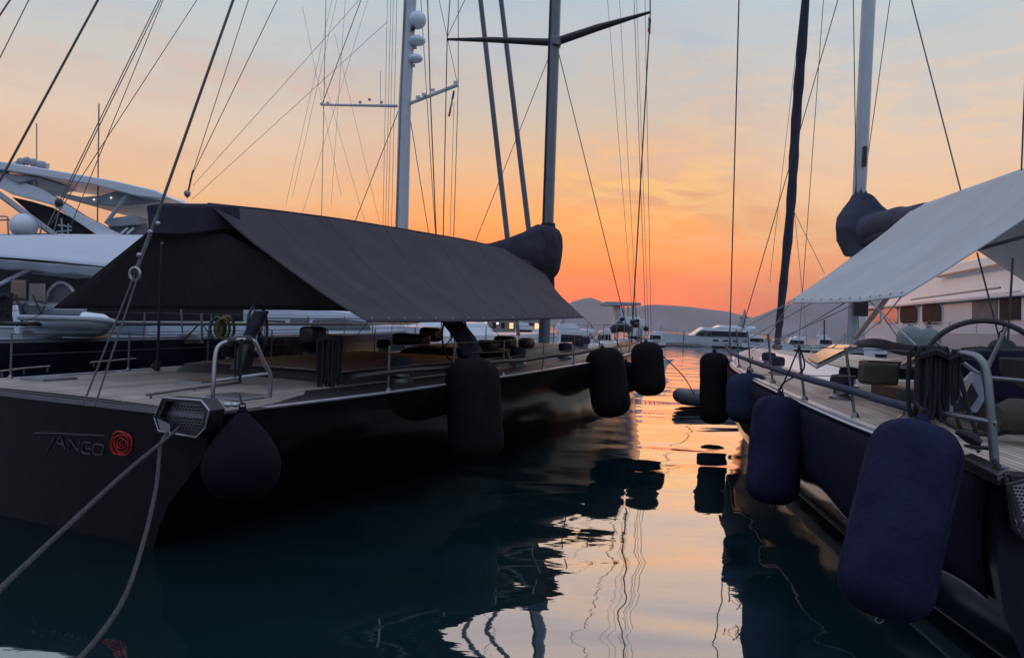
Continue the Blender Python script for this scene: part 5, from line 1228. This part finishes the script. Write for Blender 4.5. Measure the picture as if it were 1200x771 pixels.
# pontoon with white bollard posts between far boats
pn = thing('pontoon', 'long low pontoon with thin posts beyond the boats across the basin', 'pontoon', (8, 140, 0))
part('walkway', MB().box((12, 142, .35), (150, 3, .5)), M_conc, pn)
rnd = random.Random(4)
for i in range(26):
    x = -40+i*4.2; part('post', MB().tube([(x, 140.4, .5), (x, 140.4, rnd.choice((2.2, 2.8, 3.4)))], .10, 6), M_dsteel, pn)
# small waterfront buildings and lamps far behind, left of the mast
GB = 'low waterfront buildings far behind the boats'
bl_lab = ['low pale waterfront building with a row of dark windows behind the black yacht helm', 'long waterfront building far behind the middle of the black yacht', 'small flat-roofed waterfront building left of the grey mast foot', 'waterfront building behind the long white yacht']
for (x0, x1, yt, Y_), lb in zip(((478, 532, 371, 170), (534, 604, 369, 180), (606, 632, 370, 175), (400, 470, 368, 160)), bl_lab):
    a, b = P(x0, 390, Y_), P(x1, 390, Y_); ht = P(x0, yt, Y_).z
    e = thing('waterfront_building', lb, 'building', ((a.x+b.x)/2, Y_, 0), 0, GB)
    part('wall', MB().box(((a.x+b.x)/2, Y_+4, ht/2), (b.x-a.x, 8, ht)), M_land, e)
    part('roof', MB().box(((a.x+b.x)/2, Y_+4, ht+.1), (b.x-a.x+.6, 8.6, .25)), M_dsteel, e)
    nW = max(4, int((b.x-a.x)/1.8))
    for k in range(nW):
        x = lerp(a.x, b.x, (k+.5)/nW); part('window', MB().box((x, Y_-.02, ht*.55), (.9, .08, 1.3)), M_glass if k % 3 else M_lamp, e)
for i, (x, y, Y_, m) in enumerate(((503, 378, 70, M_lamp), (508, 381, 70, M_lamp), (471, 385, 55, M_lampw), (492, 377, 75, M_lamp), (556, 383, 80, M_lampw), (560, 386, 80, M_lamp), (583, 379, 85, M_lampw))):
    q = P(x, y, Y_); e = thing('quay_lamp', ['warm lamp glowing left of the slanting black helm seat', 'second warm lamp beside the black helm seat, lower', 'white lamp seen over the cockpit of the black yacht, furthest left of the lamps', 'warm lamp between the awning edge and the helm wheel rim', 'white lamp just right of the slanting black helm seat', 'warm lamp right of the slanting helm seat, below a white one', 'white lamp furthest right, near the grey mast foot'][i], 'lamp', (q.x, q.y, 0), 0, 'small lamps on the far quay')
    part('lamp_post', MB().tube([(q.x, q.y, 0), q], .04, 6), M_dsteel, e); part('lamp_globe', MB().ball(q, .13, n=8), m, e)

# ------------------------------------------------------------------ evening haze over the bay
hb_ = MB().box((0, -100, 114), (8000, 7960, 232))
hm = bpy.data.materials.new('evening_haze'); hm.use_nodes = True; nt = hm.node_tree
for n_ in list(nt.nodes): nt.nodes.remove(n_)
pv = nt.nodes.new('ShaderNodeVolumePrincipled'); pv.inputs['Color'].default_value = (.86, .74, .72, 1); pv.inputs['Density'].default_value = 0.000115
pv.inputs['Anisotropy'].default_value = .2
mo = nt.nodes.new('ShaderNodeOutputMaterial'); nt.links.new(pv.outputs[0], mo.inputs['Volume'])
hz_ = _mesh('haze', hb_, hm, Matrix.Identity(4)); hz_['kind'] = 'stuff'
